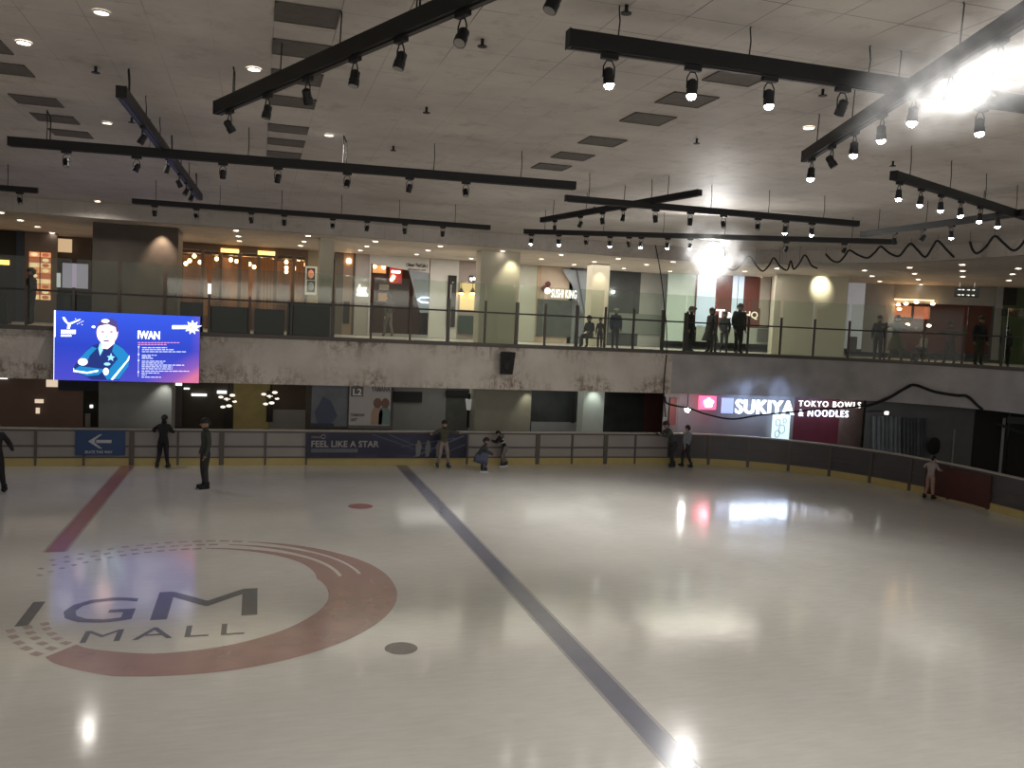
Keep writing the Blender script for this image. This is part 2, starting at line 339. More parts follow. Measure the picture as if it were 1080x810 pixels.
# ------------------------------------------------------------------ rink boards
bd = empty('rink_barrier', (0, 26.6, 0), label='low rink barrier with pale panels, dark rails and yellow kickplate around the ice', cat='barrier')
def rel(mb, o): return mb.xf(Matrix.Translation(-Vector(o)))
O = (0, 26.6, 0)
rel(MB().ribbon(BD, 0, .23, -.03, .05), O).build('kickplate', M['kick'], bd)
rel(MB().ribbon(BD, BOARD-.07, BOARD-.02, -.04, .08), O).build('top_rail', M['board_rail'], bd)
rel(MB().ribbon(BD, BOARD-.02, BOARD+.02, -.05, .12), O).build('rail_cap', M['cap_rail'], bd)
rel(MB().ribbon(BD, .55, .60, -.03, .06), O).build('mid_rail', M['board_rail'], bd)
rel(MB().ribbon(BD, .23, .27, -.035, .06), O).build('bottom_rail', M['board_rail'], bd)
nbd = next(i for i, p in enumerate(BD) if p[0] > 13.6)
rel(MB().ribbon(BD[:nbd+1], .25, BOARD-.05, .0, .02), O).build('panel', M['board_panel'], bd)
rel(MB().ribbon(BD[nbd:], .25, BOARD-.05, .0, .02), O).build('panel', mat('dark_board_panel', (.085, .08, .085), .4, var=.3, scale=.8), bd)['label'] = 'dark curved panel run'
xs0 = [-5.88-1.22*k for k in range(1, 8)]+[-5.88, -4.65, -3.4, -2.15, -.94, .31, 1.51, 6.55, 7.72, 8.93, 10.14, 11.34, 12.43]
for i, x in enumerate(sorted(xs0)):
    w = .14 if any(abs(x-q) < .05 for q in (-3.4, -.94, 8.93, 11.34)) else .06
    MB().box((x-w/2, -.045, 0.02), (x+w/2, .07, BOARD-.04)).build('post', M['board_rail'], bd)
for x, y, a in along(BPTS, 1.35, .6):
    mb = MB().box((-.05, -.05, .02), (.05, .07, BOARD-.04)).xf(Matrix.Translation((x, y-26.6, 0)) @ Matrix.Rotation(a, 4, 'Z')); mb.build('post', M['board_rail'], bd)
# red worn stretch of barrier at the far right with its advert panels
def on_path_panel(path, s0, s1, z0, z1, off, name, m, parent=None):
    pts = [p for p in along(path, .25, 0)]; sub = [(x, y) for i, (x, y, a) in enumerate(pts) if s0 <= i*.25 <= s1]
    return MB().ribbon(sub, z0, z1, off, off+.012).build(name, m, parent)
redp = on_path_panel(BPTS, 9.2, 11.6, .06, BOARD-.1, -.07, 'advert_board', mat('red_advert', (.075, .02, .014), .5, var=.5, scale=1.3))
tag(redp, 'worn dark red advert board fixed on the curved barrier at right', 'advert board')

# signs on the barrier
sg = empty('arrow_sign', (-4.25, 26.52, .66), label='blue skate this way sign with white left arrow on the barrier', cat='sign')
MB().box((-1.18/2-.02, -.02, -.34), (1.18/2+.1, .0, .38)).build('sign_plate', mat('sign_blue', (.02, .055, .16), .4), sg)
a = MB(); 
for p in ([(-.02, .0), (.38, .0), (.38, .09), (-.02, .09)],): a.poly([(x-.05, -.025, z+.02) for x, z in p])
a.poly([(-.28, -.025, .065), (.02, -.025, .27), (.09, -.025, .27), (-.1, -.025, .11), (-.1, -.025, .02), (.09, -.025, -.14), (.02, -.025, -.14)])
a.build('arrow', mat('sign_white', (.5, .52, .55), .5), sg)
fit_text('SKATE THIS WAY', -.36, .36, -.28, -.2, -.025, bold=.01).build('lettering', M['white'], sg)

bx0, bx1 = at_y(323, 470, 26.5).x, at_y(492, 470, 26.5).x
bn = empty('banner', (bx0, 26.52, 0), label='long dark navy feel like a star banner hung along the barrier', cat='banner')
W_ = bx1-bx0
def make_banner_mat():
    m, nt, b = new_mat('banner_navy'); c = ramp(nt, noise(nt, 1.1, 3, (1, 1, 2)), [(.3, (.008, .01, .03)), (.55, (.02, .02, .055)), (.75, (.05, .05, .12))]).outputs[0]
    nt.links.new(c, b.inputs['Base Color']); b.inputs['Roughness'].default_value = .45; return m
MB().box((0, -.02, .24), (W_, 0, BOARD-.06)).build('banner_sheet', make_banner_mat(), bn)
fit_text('FEEL LIKE A STAR', .15, 2.2, .58, .78, -.025, bold=.02).build('slogan', mat('banner_letters', (.38, .36, .36), .5), bn)
fit_text('PARADIGM', .15, .42, .85, .92, -.025).build('small_name', M['grey'], bn)
MB().tube([(.5+.06*math.cos(k*PI/6), -.025, .9+.06*math.sin(k*PI/6)) for k in range(13)], .012, 4).build('emblem_ring', M['grey'], bn)
MB().box((.15, -.028, .42), (1.55, -.022, .53)).build('caption_strip', mat('caption_strip_grey', (.14, .16, .19), .5), bn)
fit_text('PARADIGM ICE RINK', .2, 1.5, .45, .51, -.03).build('caption', M['dgrey'], bn)
st = MB()
for (x0, z0, x1, z1, w) in ((2.0, 1.0, 3.3, .55, .02), (2.5, 1.0, 3.9, .45, .025), (2.9, .62, 4.6, .9, .03), (3.3, .3, 4.9, .98, .05), (4.0, .3, 4.95, .7, .03)):
    st.bar((x0, -.024, z0-.02), (min(x1, W_-.05), -.024, z1-.02), .004, w)
st.build('light_streaks', mat('streak_blue', (.09, .12, .19), .5), bn)
fig = MB()
for (cx, s) in ((3.45, .8), (3.75, .75), (4.1, .8)):
    fig.poly([(cx-.09*s, -.027, .28), (cx+.05*s, -.027, .3), (cx+.12*s, -.027, .6), (cx+.06*s, -.027, .78), (cx-.03*s, -.027, .82), (cx-.12*s, -.027, .62)])
fig.build('printed_figures', mat('banner_figure_grey', (.2, .2, .21), .5), bn)

# ------------------------------------------------------------------ posters hanging below the fascia
def XZ(px, py, Y): p = at_y(px, py, Y); return p.x, p.z
PY = 26.9
p1 = empty('hanging_poster', (XZ(350, 430, PY)[0], PY, 1.2), label='dim blue grey poster hanging under the fascia, left of the music poster', cat='poster')
x0, z1 = XZ(329, 406, PY); x1, z0 = XZ(366, 450, PY); cx = p1.location.x
MB().box((x0-cx, 0, z0-1.2), (x1-cx, .02, z1-1.2)).build('sheet', mat('poster_grey_blue', (.13, .14, .16), .6, var=.5, scale=1.6), p1)
MB().poly([(x0-cx+.1, -.005, .4), (x0-cx+.35, -.005, .9), (x0-cx+.6, -.005, .75), (x0-cx+.8, -.005, .3), (x0-cx+.5, -.005, -.1), (x0-cx+.2, -.005, .05)]).build('printed_shape', mat('poster_dark_blue', (.05, .06, .10), .6), p1)
MB().box((x0-cx, -.01, z0-1.2), (x0-cx+.7, .0, z0-1.1)).build('printed_band', M['navy'], p1)
x0, z1 = XZ(369, 405, PY-.1); x1, z0 = XZ(411, 452, PY-.1); cx = (x0+x1)/2
p2 = empty('hanging_poster', (cx, PY-.1, 1.2), label='pale music shop poster with two people and a dark L2 square, hanging under the fascia', cat='poster')
w = x1-x0; hh = z1-z0
def pp(u, v): return (x0-cx+u*w, -.006, z0-1.2+v*hh)
MB().box((x0-cx, 0, z0-1.2), (x1-cx, .02, z1-1.2)).build('sheet', mat('poster_paper', (.36, .34, .33), .6, var=.06), p2)
MB().poly([pp(.03, .72), pp(.33, .72), pp(.33, .99), pp(.03, .99)]).build('level_square', M['dgrey'], p2)
def ptext(s, u0, u1, v0, v1, m, nm, **k):
    a, b = pp(u0, v0), pp(u1, v1); fit_text(s, a[0], b[0], a[2], b[2], -.012, **k).build(nm, m, p2)
ptext('L2', .08, .29, .75, .9, M['white'], 'level_text', bold=.02)
ptext('YAMAHA', .52, .98, .84, .96, M['dgrey'], 'brand_text', bold=.03)
ptext('YAMAHA', .04, .38, .27, .34, M['dgrey'], 'school_text', bold=.03)
ptext('ART', .04, .2, .16, .23, M['dgrey'], 'art_text', bold=.03)
MB().poly([pp(0, 0), pp(1, 0), pp(1, .07), pp(0, .07)]).build('footer_band', M['dgrey'], p2)
for (u, v, rr, c, nm) in ((.68, .28, .15, (.30, .2, .14), 'printed_person'), (.87, .28, .15, (.13, .19, .18), 'printed_person')):
    f = MB().poly([pp(u-rr, .09), pp(u+rr*.8, .09), pp(u+rr*.9, .38), pp(u+rr*.4, .5), pp(u-rr*.5, .5), pp(u-rr, .35)])
    c0 = pp(u, .58); n0 = [(c0[0]+.13*math.cos(k*PI/8), -.008, c0[2]+.16*math.sin(k*PI/8)) for k in range(16)]; f.poly(n0, 1)
    f.build(nm, [mat('print_'+nm+str(u), c, .6), mat('print_head'+str(u), (.14, .07, .05), .6)], p2)

# ------------------------------------------------------------------ upper balustrade
br = empty('glass_balustrade', (0, D, UP), label='glass balustrade with dark posts and handrail along the upper walkway', cat='balustrade')
O2 = (0, D, UP)
rel(MB().ribbon(FASC, RAIL-.05, RAIL, .06, .12), O2).build('handrail', M['rail'], br)
px_posts = [27, 77, 125, 173, 220, 263, 307, 351, 391.5, 433, 473, 512, 545.5, 575.5, 609, 639, 669, 700, 725.5]
thick = (351, 473, 545.5, 609, 700)
pxs = [at_y(p, 345, D).x for p in px_posts]
pxs = [pxs[0]-1.2*k for k in range(12, 0, -1)]+pxs
for i, x in enumerate(pxs):
    w = .11 if any(abs(x-at_y(q, 345, D).x) < .02 for q in thick) else .07
    ph = 5.3 if i > 20 else 5.05
    MB().box((x-w/2, .04, LEDGE-UP), (x+w/2, .1, ph-UP)).build('post', M['post'], br)
    x2 = pxs[i+1] if i+1 < len(pxs) else None
    if x2: MB().box((x+.06, .12, LEDGE-UP+.02), (x2-.06, .132, 5.85-UP)).build('glass_panel', M['glass'], br)
pth = along(FP, 1.22, .75)
for i, (x, y, a) in enumerate(pth):
    T = Matrix.Translation((x, y-D, 0)) @ Matrix.Rotation(a, 4, 'Z')
    MB().box((-.035, .04, LEDGE-UP), (.035, .1, 5.25-UP)).xf(T).build('post', M['post'], br)
    if i+1 < len(pth):
        n = (-math.sin(a)*.12, math.cos(a)*.12); x2, y2, a2 = pth[i+1]; n2 = (-math.sin(a2)*.12, math.cos(a2)*.12)
        p = Vector((x+n[0], y+n[1]-D, 0)); q = Vector((x2+n2[0], y2+n2[1]-D, 0)); d = (q-p).normalized(); zc = (LEDGE+5.87)/2-UP
        MB().bar(p+d*.06+Vector((0, 0, zc)), q-d*.06+Vector((0, 0, zc)), .012, 5.85-LEDGE-.02).build('glass_panel', M['glass'], br)

# ------------------------------------------------------------------ columns and upper shopfronts
def colbox(pa, pb, Y, depth, z0, z1, name, m, py=310, label=None):
    xa, xb = at_y(pa, py, Y).x, at_y(pb, py, Y).x
    o = MB().box((xa, Y, z0), (xb, Y+depth, z1)).build(name, m)
    if label: tag(o, label, 'column')
    else: struct(o)
    return o
e = .002
colbox(97, 187, 28.0, 1.6, UP+e, CORR-e, 'column', M['brown'], label='wide dark brown clad column above the video screen')
colbox(336, 351, 27.9, .5, UP+e, CORR-e, 'column', M['cream'], label='slim cream column beside the amber restaurant front')
colbox(506, 547, 28.1, .7, UP+e, CORR-e, 'column', M['cream'], label='broad cream column on the upper walkway above the black loudspeaker')
colbox(624, 642, 30.5, .6, UP+e, CORR-e, 'column', M['cream'], label='cream column between the silver drape and the black shop panel')
SY = 33.6
struct(MB().box((-22, 38.5, 0), (45, 38.7, CORR)).build('wall_back', M['dgrey']))
def front(p0, p1, name, m, z0=UP+.01, z1=CORR-.01, Y=SY, th=.1, parent=None):
    return MB().box((at_y(p0, 310, Y).x, Y, z0), (at_y(p1, 310, Y).x, Y+th, z1)).build(name, m, parent)
def zy(px, py, Y=SY): return at_y(px, py, Y).z
def rect(p0, p1, y0, y1, Y, name, m, parent=None, th=.04):   # pixel box on a plane (top y0, bottom y1)
    a = at_y(p0, (y0+y1)/2, Y).x; b = at_y(p1, (y0+y1)/2, Y).x; xm = (p0+p1)/2
    return MB().box((a, Y-th, zy(xm, y1, Y)), (b, Y, zy(xm, y0, Y))).build(name, m, parent)
def shop(label, loc_px):
    return empty('shopfront', (0, 0, 0), label=label, cat='shopfront')
# left end: navy shop, menu pillar, dark opening
s = shop('dark navy shopfront with an orange light strip, at the upper walkway left end', 0)
front(-60, 17, 'wall_panel', M['dark'], parent=s); front(17, 25, 'side_panel', M['navy'], parent=s, Y=SY-.05)
rect(-10, 10, 274, 279, SY-.02, 'light_strip', M['e_amber'], s)
s = shop('brown shop pillar carrying a glowing food menu, upper walkway', 0)
front(25, 60, 'pillar_panel', mat('taupe_panel', (.16, .12, .10), .6), parent=s)
foodc = [emat('food_print_a', (.85, .36, .16), .55), emat('food_print_b', (.95, .62, .34), .6), emat('food_print_c', (.55, .16, .08), .5), emat('food_print_d', (1, .78, .45), .6)]
mb = MB(); Y = SY-.08
for r in range(9):
    for c in range(2):
        xa, xb = at_y(30+c*12, 290, Y).x+.02, at_y(42+c*12, 290, Y).x-.02; zt = zy(42, 266+r*5.6, Y); zb = zy(42, 271.2+r*5.6, Y)
        mb.box((xa, Y, zb), (xb, Y+.03, zt), (r*2+c*3) % 3)
        mb.ell(((xa+xb)/2, Y-.001, (zt+zb)/2), ((xb-xa)*.36, .02, (zt-zb)*.38), 10, 4, 3-((r+c) % 2))
mb.build('food_menu', foodc, s)
s = shop('dark shop opening with a pale lilac board, left of the brown column', 0)
front(60, 96, 'back_panel', M['dwood'], parent=s, Y=SY+1.2)
rect(60, 76, 252, 266, SY+1.0, 'lit_ceiling_corner', emat('tan_glow', (.6, .42, .24), .7), s)  # emissive patch painted in for the light on the ceiling corner
rect(66, 93, 278, 304, SY-.0, 'lilac_board', emat('lilac_panel', (.30, .28, .36), .55), s)
rect(60, 64, 288, 303, SY-.1, 'white_notice', emat('white_notice', (.7, .75, .8), .4), s)

# amber restaurant
s = shop('amber lit restaurant front with brown glass bays and hanging bulbs', 0)
x0a, x1a = at_y(187, 310, SY).x, at_y(322, 310, SY).x
def amber_mat():
    m, nt, b = new_mat('amber_wall')
    n = noise(nt, .9, 4, (1.3, 1, .35)); c = ramp(nt, n, [(.3, (.05, .02, .008)), (.5, (.16, .065, .025)), (.68, (.42, .19, .08))]).outputs[0]
    w = nt.nodes.new('ShaderNodeTexWave'); w.inputs['Scale'].default_value = 3; w.inputs['Distortion'].default_value = 1.5; w.bands_direction = 'Z'
    tc = nt.nodes.new('ShaderNodeTexCoord'); nt.links.new(tc.outputs['Object'], w.inputs['Vector'])
    c = mixc(nt, .35, c, mixc(nt, 1.0, c, w.outputs['Color'], 'MULTIPLY'))
    tc2 = nt.nodes.new('ShaderNodeTexCoord'); sp = nt.nodes.new('ShaderNodeSeparateXYZ'); nt.links.new(tc2.outputs['Object'], sp.inputs[0])
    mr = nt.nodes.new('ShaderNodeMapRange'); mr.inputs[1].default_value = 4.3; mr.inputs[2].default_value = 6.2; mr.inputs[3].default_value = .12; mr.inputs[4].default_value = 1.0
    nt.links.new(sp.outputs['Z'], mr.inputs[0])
    nt.links.new(c, b.inputs['Base Color']); nt.links.new(c, b.inputs['Emission Color']); nt.links.new(mr.outputs[0], b.inputs['Emission Strength']); return m  # interior light painted in: wall emits its own colour, fading towards the floor
MB().box((x0a, SY+2.2, UP+.01), (x1a, SY+2.3, CORR-.01)).build('interior_wall', amber_mat(), s)
MB().box((x0a, SY+.3, CORR-.35), (x1a, SY+2.2, CORR-.05)).build('interior_soffit', M['dwood'], s)
fr = MB(); gm = MB()
bays = [187, 213, 232, 252, 272, 290, 309, 322]
for i, p in enumerate(bays):
    x = at_y(p, 310, SY).x; fr.box((x-.06, SY-.05, UP+.01), (x+.06, SY+.05, CORR-.01))
fr.box((x0a, SY-.04, CORR-.25), (x1a, SY+.04, CORR-.01)); fr.build('mullions', mat('bronze_frame', (.15, .09, .055), .5), s)
for a_, b_ in zip(bays, bays[1:]):
    xa, xb = at_y(a_, 310, SY).x+.06, at_y(b_, 310, SY).x-.06
    MB().box((xa, SY-.005, UP+.05), (xb, SY+.005, CORR-.25)).build('glass_pane', M['shopglass'], s)
amb2 = mat('brown_drape', (.12, .055, .025), .7, em=(.42, .16, .05), ems=.28, var=.4, scale=1.5)
for a_, b_ in ((254, 262), (273, 289), (311, 320), (215, 224)):
    xa, xb = at_y(a_, 310, SY+.4).x, at_y(b_, 310, SY+.4).x; mb = MB(); n = 14
    vs = []
    for k in range(n+1):
        x = xa+(xb-xa)*k/n; y = SY+.4+.05*math.sin(k*PI/1.5); vs += [(x, y, UP+.5), (x, y, CORR-.4)]
    mb.add(vs, [(2*k, 2*k+2, 2*k+3, 2*k+1) for k in range(n)]).build('drape', amb2, s)
for (a_, b_, yy) in ((233, 252, 264.5), (272, 290, 267)):
    rect(a_, b_, yy-2, yy+2, SY-.06, 'amber_cove_strip', M['e_amber'], s)
rect(187, 190.5, 256, 300, SY-.2, 'red_edge_strip', emat('red_edge', (.5, .06, .04), .5), s)
rect(219, 223, 299, 310, SY-.15, 'small_white_sign', emat('small_white', (.8, .85, .9), .7), s)
bulbs = [(200.5, 248), (228.5, 239+34), (243.5, 274), (249.5, 275.5), (258.5, 274.5), (263, 278.5), (268, 281.5), (257.5, 284), (275, 275.5), (278, 283), (288.5, 274), (302, 276.5), (302, 282.5), (302, 286.5), (315, 275.5), (320, 279), (312, 283), (197.5, 264), (200, 275), (196, 278), (211, 276.5)]
bulbs[0] = (205, 270)
mb = MB().tube([(0, 0, .06), (0, 0, .09)], .03, 8)
def make_bulb():
    t = empty('pendant_bulb', (0, 0, 0)); MB().ell((0, 0, 0), (.07, .07, .08), 10, 8).build('bulb', M['e_bulb'], t, True)
    MB().tube([(0, 0, .07), (0, 0, .14)], .03, 8).build('socket', M['black'], t); return t
def copy_tree(o, parent=None):
    c = o.copy(); C.objects.link(c)
    if parent: c.parent = parent
    for ch in list(o.children):
        copy_tree(ch, c)
    return c
pb = make_bulb()
bulbs.sort()
for i, (px, py) in enumerate(bulbs):
    t = pb if i == 0 else copy_tree(pb); p = at_y(px, py, SY+.9+.2*(i % 3)); t.location = p
    tag(t, 'warm hanging bulb in the amber restaurant front, %s from the left' % ordn(i+1), 'pendant bulb', 'hanging bulbs in the amber restaurant')
    MB().tube([(0, 0, .13), (0, 0, CORR-.36-p.z)], .006, 4).build('cord', M['wire'], t)
# menu poster at the right end
s = shop('pale shop pillar with a framed poster of two dishes, right of the amber bays', 0)
front(322, 336, 'pillar_panel', mat('beige_panel', (.34, .28, .18), .6), parent=s)
rect(321.8, 334, 281, 311, SY-.03, 'poster_board', mat('poster_white', (.5, .48, .42), .6, em=(.5, .46, .38), ems=.35), s)
for yy, c in ((289, (.55, .22, .12)), (302, (.16, .18, .16))):
    a_ = at_y(323.6, yy, SY-.12); b_ = at_y(332.4, yy, SY-.12); zc = (a_.z+b_.z)/2; r = (b_.x-a_.x)/2
    MB().box((a_.x, SY-.1, zc-.22), (b_.x, SY-.08, zc+.22)).ell(((a_.x+b_.x)/2, SY-.1, zc), (r*.75, .02, .17), 12, 4, 1).build('dish_print', [M['dwood'], mat('dish%d' % yy, c, .5, em=c, ems=.5, var=.5, scale=6)], s)
# dark booth seating behind the balustrade
for i, (a_, b_, zt, lab) in enumerate(((-30, 8, 4.75, 'dark booth sofa at the far left end of the walkway, under the orange light strip'), (60, 96, 4.85, 'dark booth sofa in front of the pale lilac board'), (190, 214, 4.8, 'dark booth sofa under the leftmost amber bays'),
        (222, 262, 4.72, 'long dark booth sofa under the middle amber bays'), (268, 300, 4.7, 'dark booth sofa under the amber bays by the dish poster'), (302, 349, 4.92, 'tall black counter in front of the slim cream column'))):
    Yb = 27.4; xa, xb = at_y(a_, 335, Yb).x, at_y(b_, 335, Yb).x
    t = empty('booth_sofa' if i < 5 else 'bar_counter', ((xa+xb)/2, Yb, UP), label=lab, cat='sofa' if i < 5 else 'counter', group='booth sofas behind the balustrade' if i < 5 else None); w = (xb-xa)/2
    if i < 5:
        MB().box((-w, -.08, .02), (w, .06, zt-UP)).build('backrest', M['blackm'], t); MB().box((-w+.02, .06, .06), (w-.02, .5, .45)).build('seat', M['dark'], t)
        for sx in (-w+.06, w-.06): MB().box((sx-.03, .1, 0), (sx+.03, .16, .08)).build('leg', M['black'], t)
    else:
        MB().box((-w+.03, -.06, 0.01), (w-.03, .35, zt-UP-.05)).build('counter_body', M['blackm'], t); MB().box((-w, -.1, zt-UP-.05), (w, .4, zt-UP)).build('counter_top', M['dwood'], t)

def lett(sx, a, b, yb, yt, Y, m, nm, par, **k):
    p = at_y(a, (yb+yt)/2, Y); q = at_y(b, (yb+yt)/2, Y); fit_text(sx, p.x, q.x, at_y((a+b)/2, yb, Y).z, at_y((a+b)/2, yt, Y).z, Y, **k).build(nm, m, par)
# door, white wall with sign, dark shop
s = shop('narrow grey and timber shop door beside the slim cream column', 0)
front(352, 361.5, 'door_leaf', mat('taupe_door', (.12, .095, .075), .5), parent=s); front(361.5, 371.5, 'timber_panel', mat('tan_panel', (.28, .19, .13), .5), parent=s)
rect(366, 370, 273, 277.5, SY-.02, 'warm_light', M['e_bulb'], s); rect(362, 368.5, 318, 341, SY-.02, 'dark_panel', M['dark'], s)
front(371.5, 374, 'door_frame', M['dwood'], parent=s, Y=SY-.03)
s = shop('white shop wall with a small glowing script sign', 0)
front(374, 390, 'wall_panel', mat('pale_taupe', (.40, .36, .34), .6), parent=s); front(389, 390.6, 'edge_trim', M['white'], parent=s, Y=SY-.05)
a_ = at_y(376.5, 308, SY-.06); b_ = at_y(387, 303, SY-.06)
fit_text('dheez', a_.x, b_.x, a_.z-.02, b_.z+.1, SY-.06, bold=.02, shear=.3, ext=.1).build('script_lettering', M['e_white'], s)
rect(376, 388, 309.5, 312.3, SY-.05, 'glowing_bar', M['e_white'], s)
s = shop('dark shop with white header, red interior glow and a blue grey banner', 0)
hx0, hx1 = at_y(390.6, 280, SY).x, at_y(453, 280, SY).x
hz = lambda px, py: at_y(px, py, SY).z
MB().poly([(hx0, SY, CORR-.01), (hx1, SY, CORR-.01), (hx1, SY, hz(453, 289)), (hx0, SY, hz(390, 278))]).build('header_panel', M['white'], s)
MB().box((hx0, SY+1.5, UP+.01), (hx1, SY+1.6, CORR-.02)).build('interior_wall', mat('dark_red_interior', (.022, .011, .009), .6, em=(.08, .025, .012), ems=.15, var=.6, scale=1.2), s)
rect(393, 407, 280, 288, SY+1.3, 'lit_tan_panel', emat('tan_lit', (.36, .2, .09), .7), s); rect(411, 424, 279, 299, SY+1.3, 'red_panel', emat('red_lit', (.2, .02, .015), .6), s)
rect(400, 410, 300, 306, SY+1.3, 'blue_grey_panel', M['grey'], s); rect(399, 408, 309, 318, SY+1.2, 'lit_counter_panel', emat('brown_lit', (.25, .14, .06), .5), s)
rect(413, 422, 285.5, 288, SY+1.1, 'bright_lamp', emat('pink_white_lamp', (1, .75, .6), 5), s)
for (px, py) in ((395.3, 281), (404.5, 281.8), (415, 292), (413, 295)): 
    p = at_y(px, py, SY+1.1); MB().ell(p, (.07, .07, .07), 8, 6).build('small_lamp', M['e_bulb'], s, True)
def tri_drape(px_pts, Y, name, m, parent):
    MB().poly([tuple(at_y(px, py, Y)) for px, py in px_pts]).build(name, m, parent)
drape_m = mat('silver_drape', (.26, .29, .33), .4, var=.5, scale=1.4)
tri_drape([(431, 285), (452.5, 288), (452.5, 330), (443, 330)], SY-.02, 'banner_drape', drape_m, s)
lett('( Sister ThaiCafe )', 428.5, 451, 282.6, 277.8, SY-.03, M['dark'], 'header_lettering', s, bold=.03)
lett('RESTAURANT CAFE', 430, 449, 285.4, 283.6, SY-.03, M['dark'], 'header_small_lettering', s, bold=.02)
x_, z_ = XZ(440.5, 316, SY-.1); x2_, _ = XZ(452, 316, SY-.1)
MB().tube([(x2_, SY-.1, z_+.1), (x_+.15, SY-.1, z_+.09), (x_, SY-.1, z_), (x_+.15, SY-.1, z_-.09), (x2_, SY-.1, z_-.1)], .035, 6).build('neon_outline', M['e_cool'], s)
front(390.6, 453, 'plinth', M['grey'], UP+.01, UP+.12, parent=s)
s = shop('plain white wall bay between the two dark shop openings', 0); front(453, 470, 'wall_panel', M['white'], parent=s)
s = shop('narrow dark doorway in a white frame', 0); front(470, 483, 'frame_panel', M['white'], parent=s); rect(471.5, 480.5, 290.5, 345, SY-.02, 'dark_door', M['dark'], s)
rect(474, 475.6, 300, 345, SY-.06, 'door_post', M['grey'], s)
s = shop('small cafe front with warm window and white lit sign', 0)
front(483, 508, 'wall_panel', mat('taupe_wall', (.33, .28, .26), .6), parent=s)
rect(485, 505.5, 299, 327, SY-.02, 'warm_window', emat('warm_window', (.62, .45, .20), .75), s)
for px in (486.5, 498.5):
    p = at_y(px, 309, SY-.15); MB().tube([(p.x, p.y, p.z+.5), (p.x, p.y, p.z+.2)], .012, 4).tube([(p.x, p.y, p.z+.2), (p.x, p.y, p.z)], [.03, .12], 8).build('pendant_shade', M['dwood'], s)
    MB().ell((p.x, p.y, p.z-.02), (.1, .1, .04), 8, 5).build('shade_glow', M['e_bulb'], s)
rect(495, 506, 291, 297, SY-.03, 'sign_back', M['dark'], s)
a_ = at_y(495.5, 296, SY-.1); b_ = at_y(505.5, 292, SY-.1); fit_text('sydney', a_.x, b_.x, a_.z-.03, b_.z, SY-.1, bold=.03, ext=.05).build('sign_lettering', M['e_white'], s)
rect(483, 503, 333, 352, SY-.05, 'dark_glass_counter', mat('dark_green_glass', (.05, .07, .06), .2), s)
s = shop('pale grey pilaster right of the broad cream column', 0); front(547, 566, 'wall_panel', mat('pale_grey_green', (.46, .46, .39), .6), parent=s)
# sushi restaurant
s = shop('pale timber sushi restaurant front with white lettering and dark curtain', 0)
front(566, 604, 'timber_wall', M['wood'], parent=s); front(566, 570, 'timber_edge', mat('tan_wood', (.42, .3, .2), .5), parent=s, Y=SY-.03)
rect(566, 602, 316, 355, SY-.03, 'dark_curtain', mat('charcoal_curtain', (.075, .085, .08), .7, var=.5, scale=4), s)
lett('SUSHI KING', 581.5, 608, 314.5, 305.5, SY-.27, emat('sushi_letters', (1, .98, .95), 1.0), 'lettering', s, bold=.005, ext=.1, space=1.1)
p = at_y(576.5, 306, SY-.12); MB().ell(p+Vector((-.05, 0, .05)), (.2, .02, .13), 12, 6).ell(p+Vector((.05, 0, .25)), (.12, .02, .12), 12, 6).build('red_emblem', mat('emblem_red', (.09, .02, .02), .5), s)
MB().ell(p+Vector((.03, -.04, -.03)), (.13, .03, .13), 14, 8).build('white_emblem_ball', M['e_white'], s)
s = shop('silver blue drape sheet hanging beside the sushi restaurant', 0)
tri_drape([(592, 283), (624, 287), (622, 330), (613, 330), (603, 300)], SY-.25, 'drape', drape_m, s); front(600, 624, 'back_wall', mat('blue_grey_wall', (.2, .22, .24), .5), parent=s)
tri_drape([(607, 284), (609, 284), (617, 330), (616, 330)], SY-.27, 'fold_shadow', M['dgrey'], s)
s = shop('black shop panel with a small white light, upper walkway', 0)
front(642, 675, 'panel', mat('charcoal_panel', (.05, .055, .055), .5, var=.3), parent=s); rect(642, 700, 331, 352, SY-.03, 'lower_glass', mat('grey_green_panel', (.2, .22, .2), .3), s)
p = at_y(647, 308, SY-.1); MB().ell(p, (.05, .05, .05), 8, 6).build('small_light', M['e_lamp'], s)
s = shop('pale grey wall bay by the hanging cable', 0); front(675, 703, 'wall_panel', mat('pale_grey', (.36, .36, .34), .6), parent=s)
# tea shop on the slanted wall
A, B = (14.2, 33.6), (22.0, 30.9)
def slab(p0, p1, y0, y1, off, name, m, parent, pa=A, pb_=B, th=.04):
    a = hit(p0, (y0+y1)/2, pa, pb_); b = hit(p1, (y0+y1)/2, pa, pb_); d = (b-a); d.z = 0; d.normalize(); n = Vector((d.y, -d.x, 0))*off
    zt = hit((p0+p1)/2, y0, pa, pb_).z; zb = hit((p0+p1)/2, y1, pa, pb_).z
    zt = min(zt, CORR-.01); zb = max(zb, UP+.01)
    q0 = Vector((a.x, a.y, (zt+zb)/2))+n; q1 = Vector((b.x, b.y, (zt+zb)/2))+n
    return MB().bar(q0, q1, th, zt-zb).build(name, m, parent)
s = shop('frosted pale green glass bay with a thin dark red edge', 0)
slab(703, 733, 280, 360, 0, 'frosted_panel', mat('frost_green', (.42, .50, .44), .4, em=(.3, .38, .34), ems=.25), s); slab(732.5, 734.2, 290, 345, .05, 'red_edge', M['red'], s)
s = shop('tea shop with blue white panels, red panels and pale lettering', 0)
bluew = mat('blue_white_panel', (.5, .58, .68), .4, em=(.45, .58, .75), ems=.5)
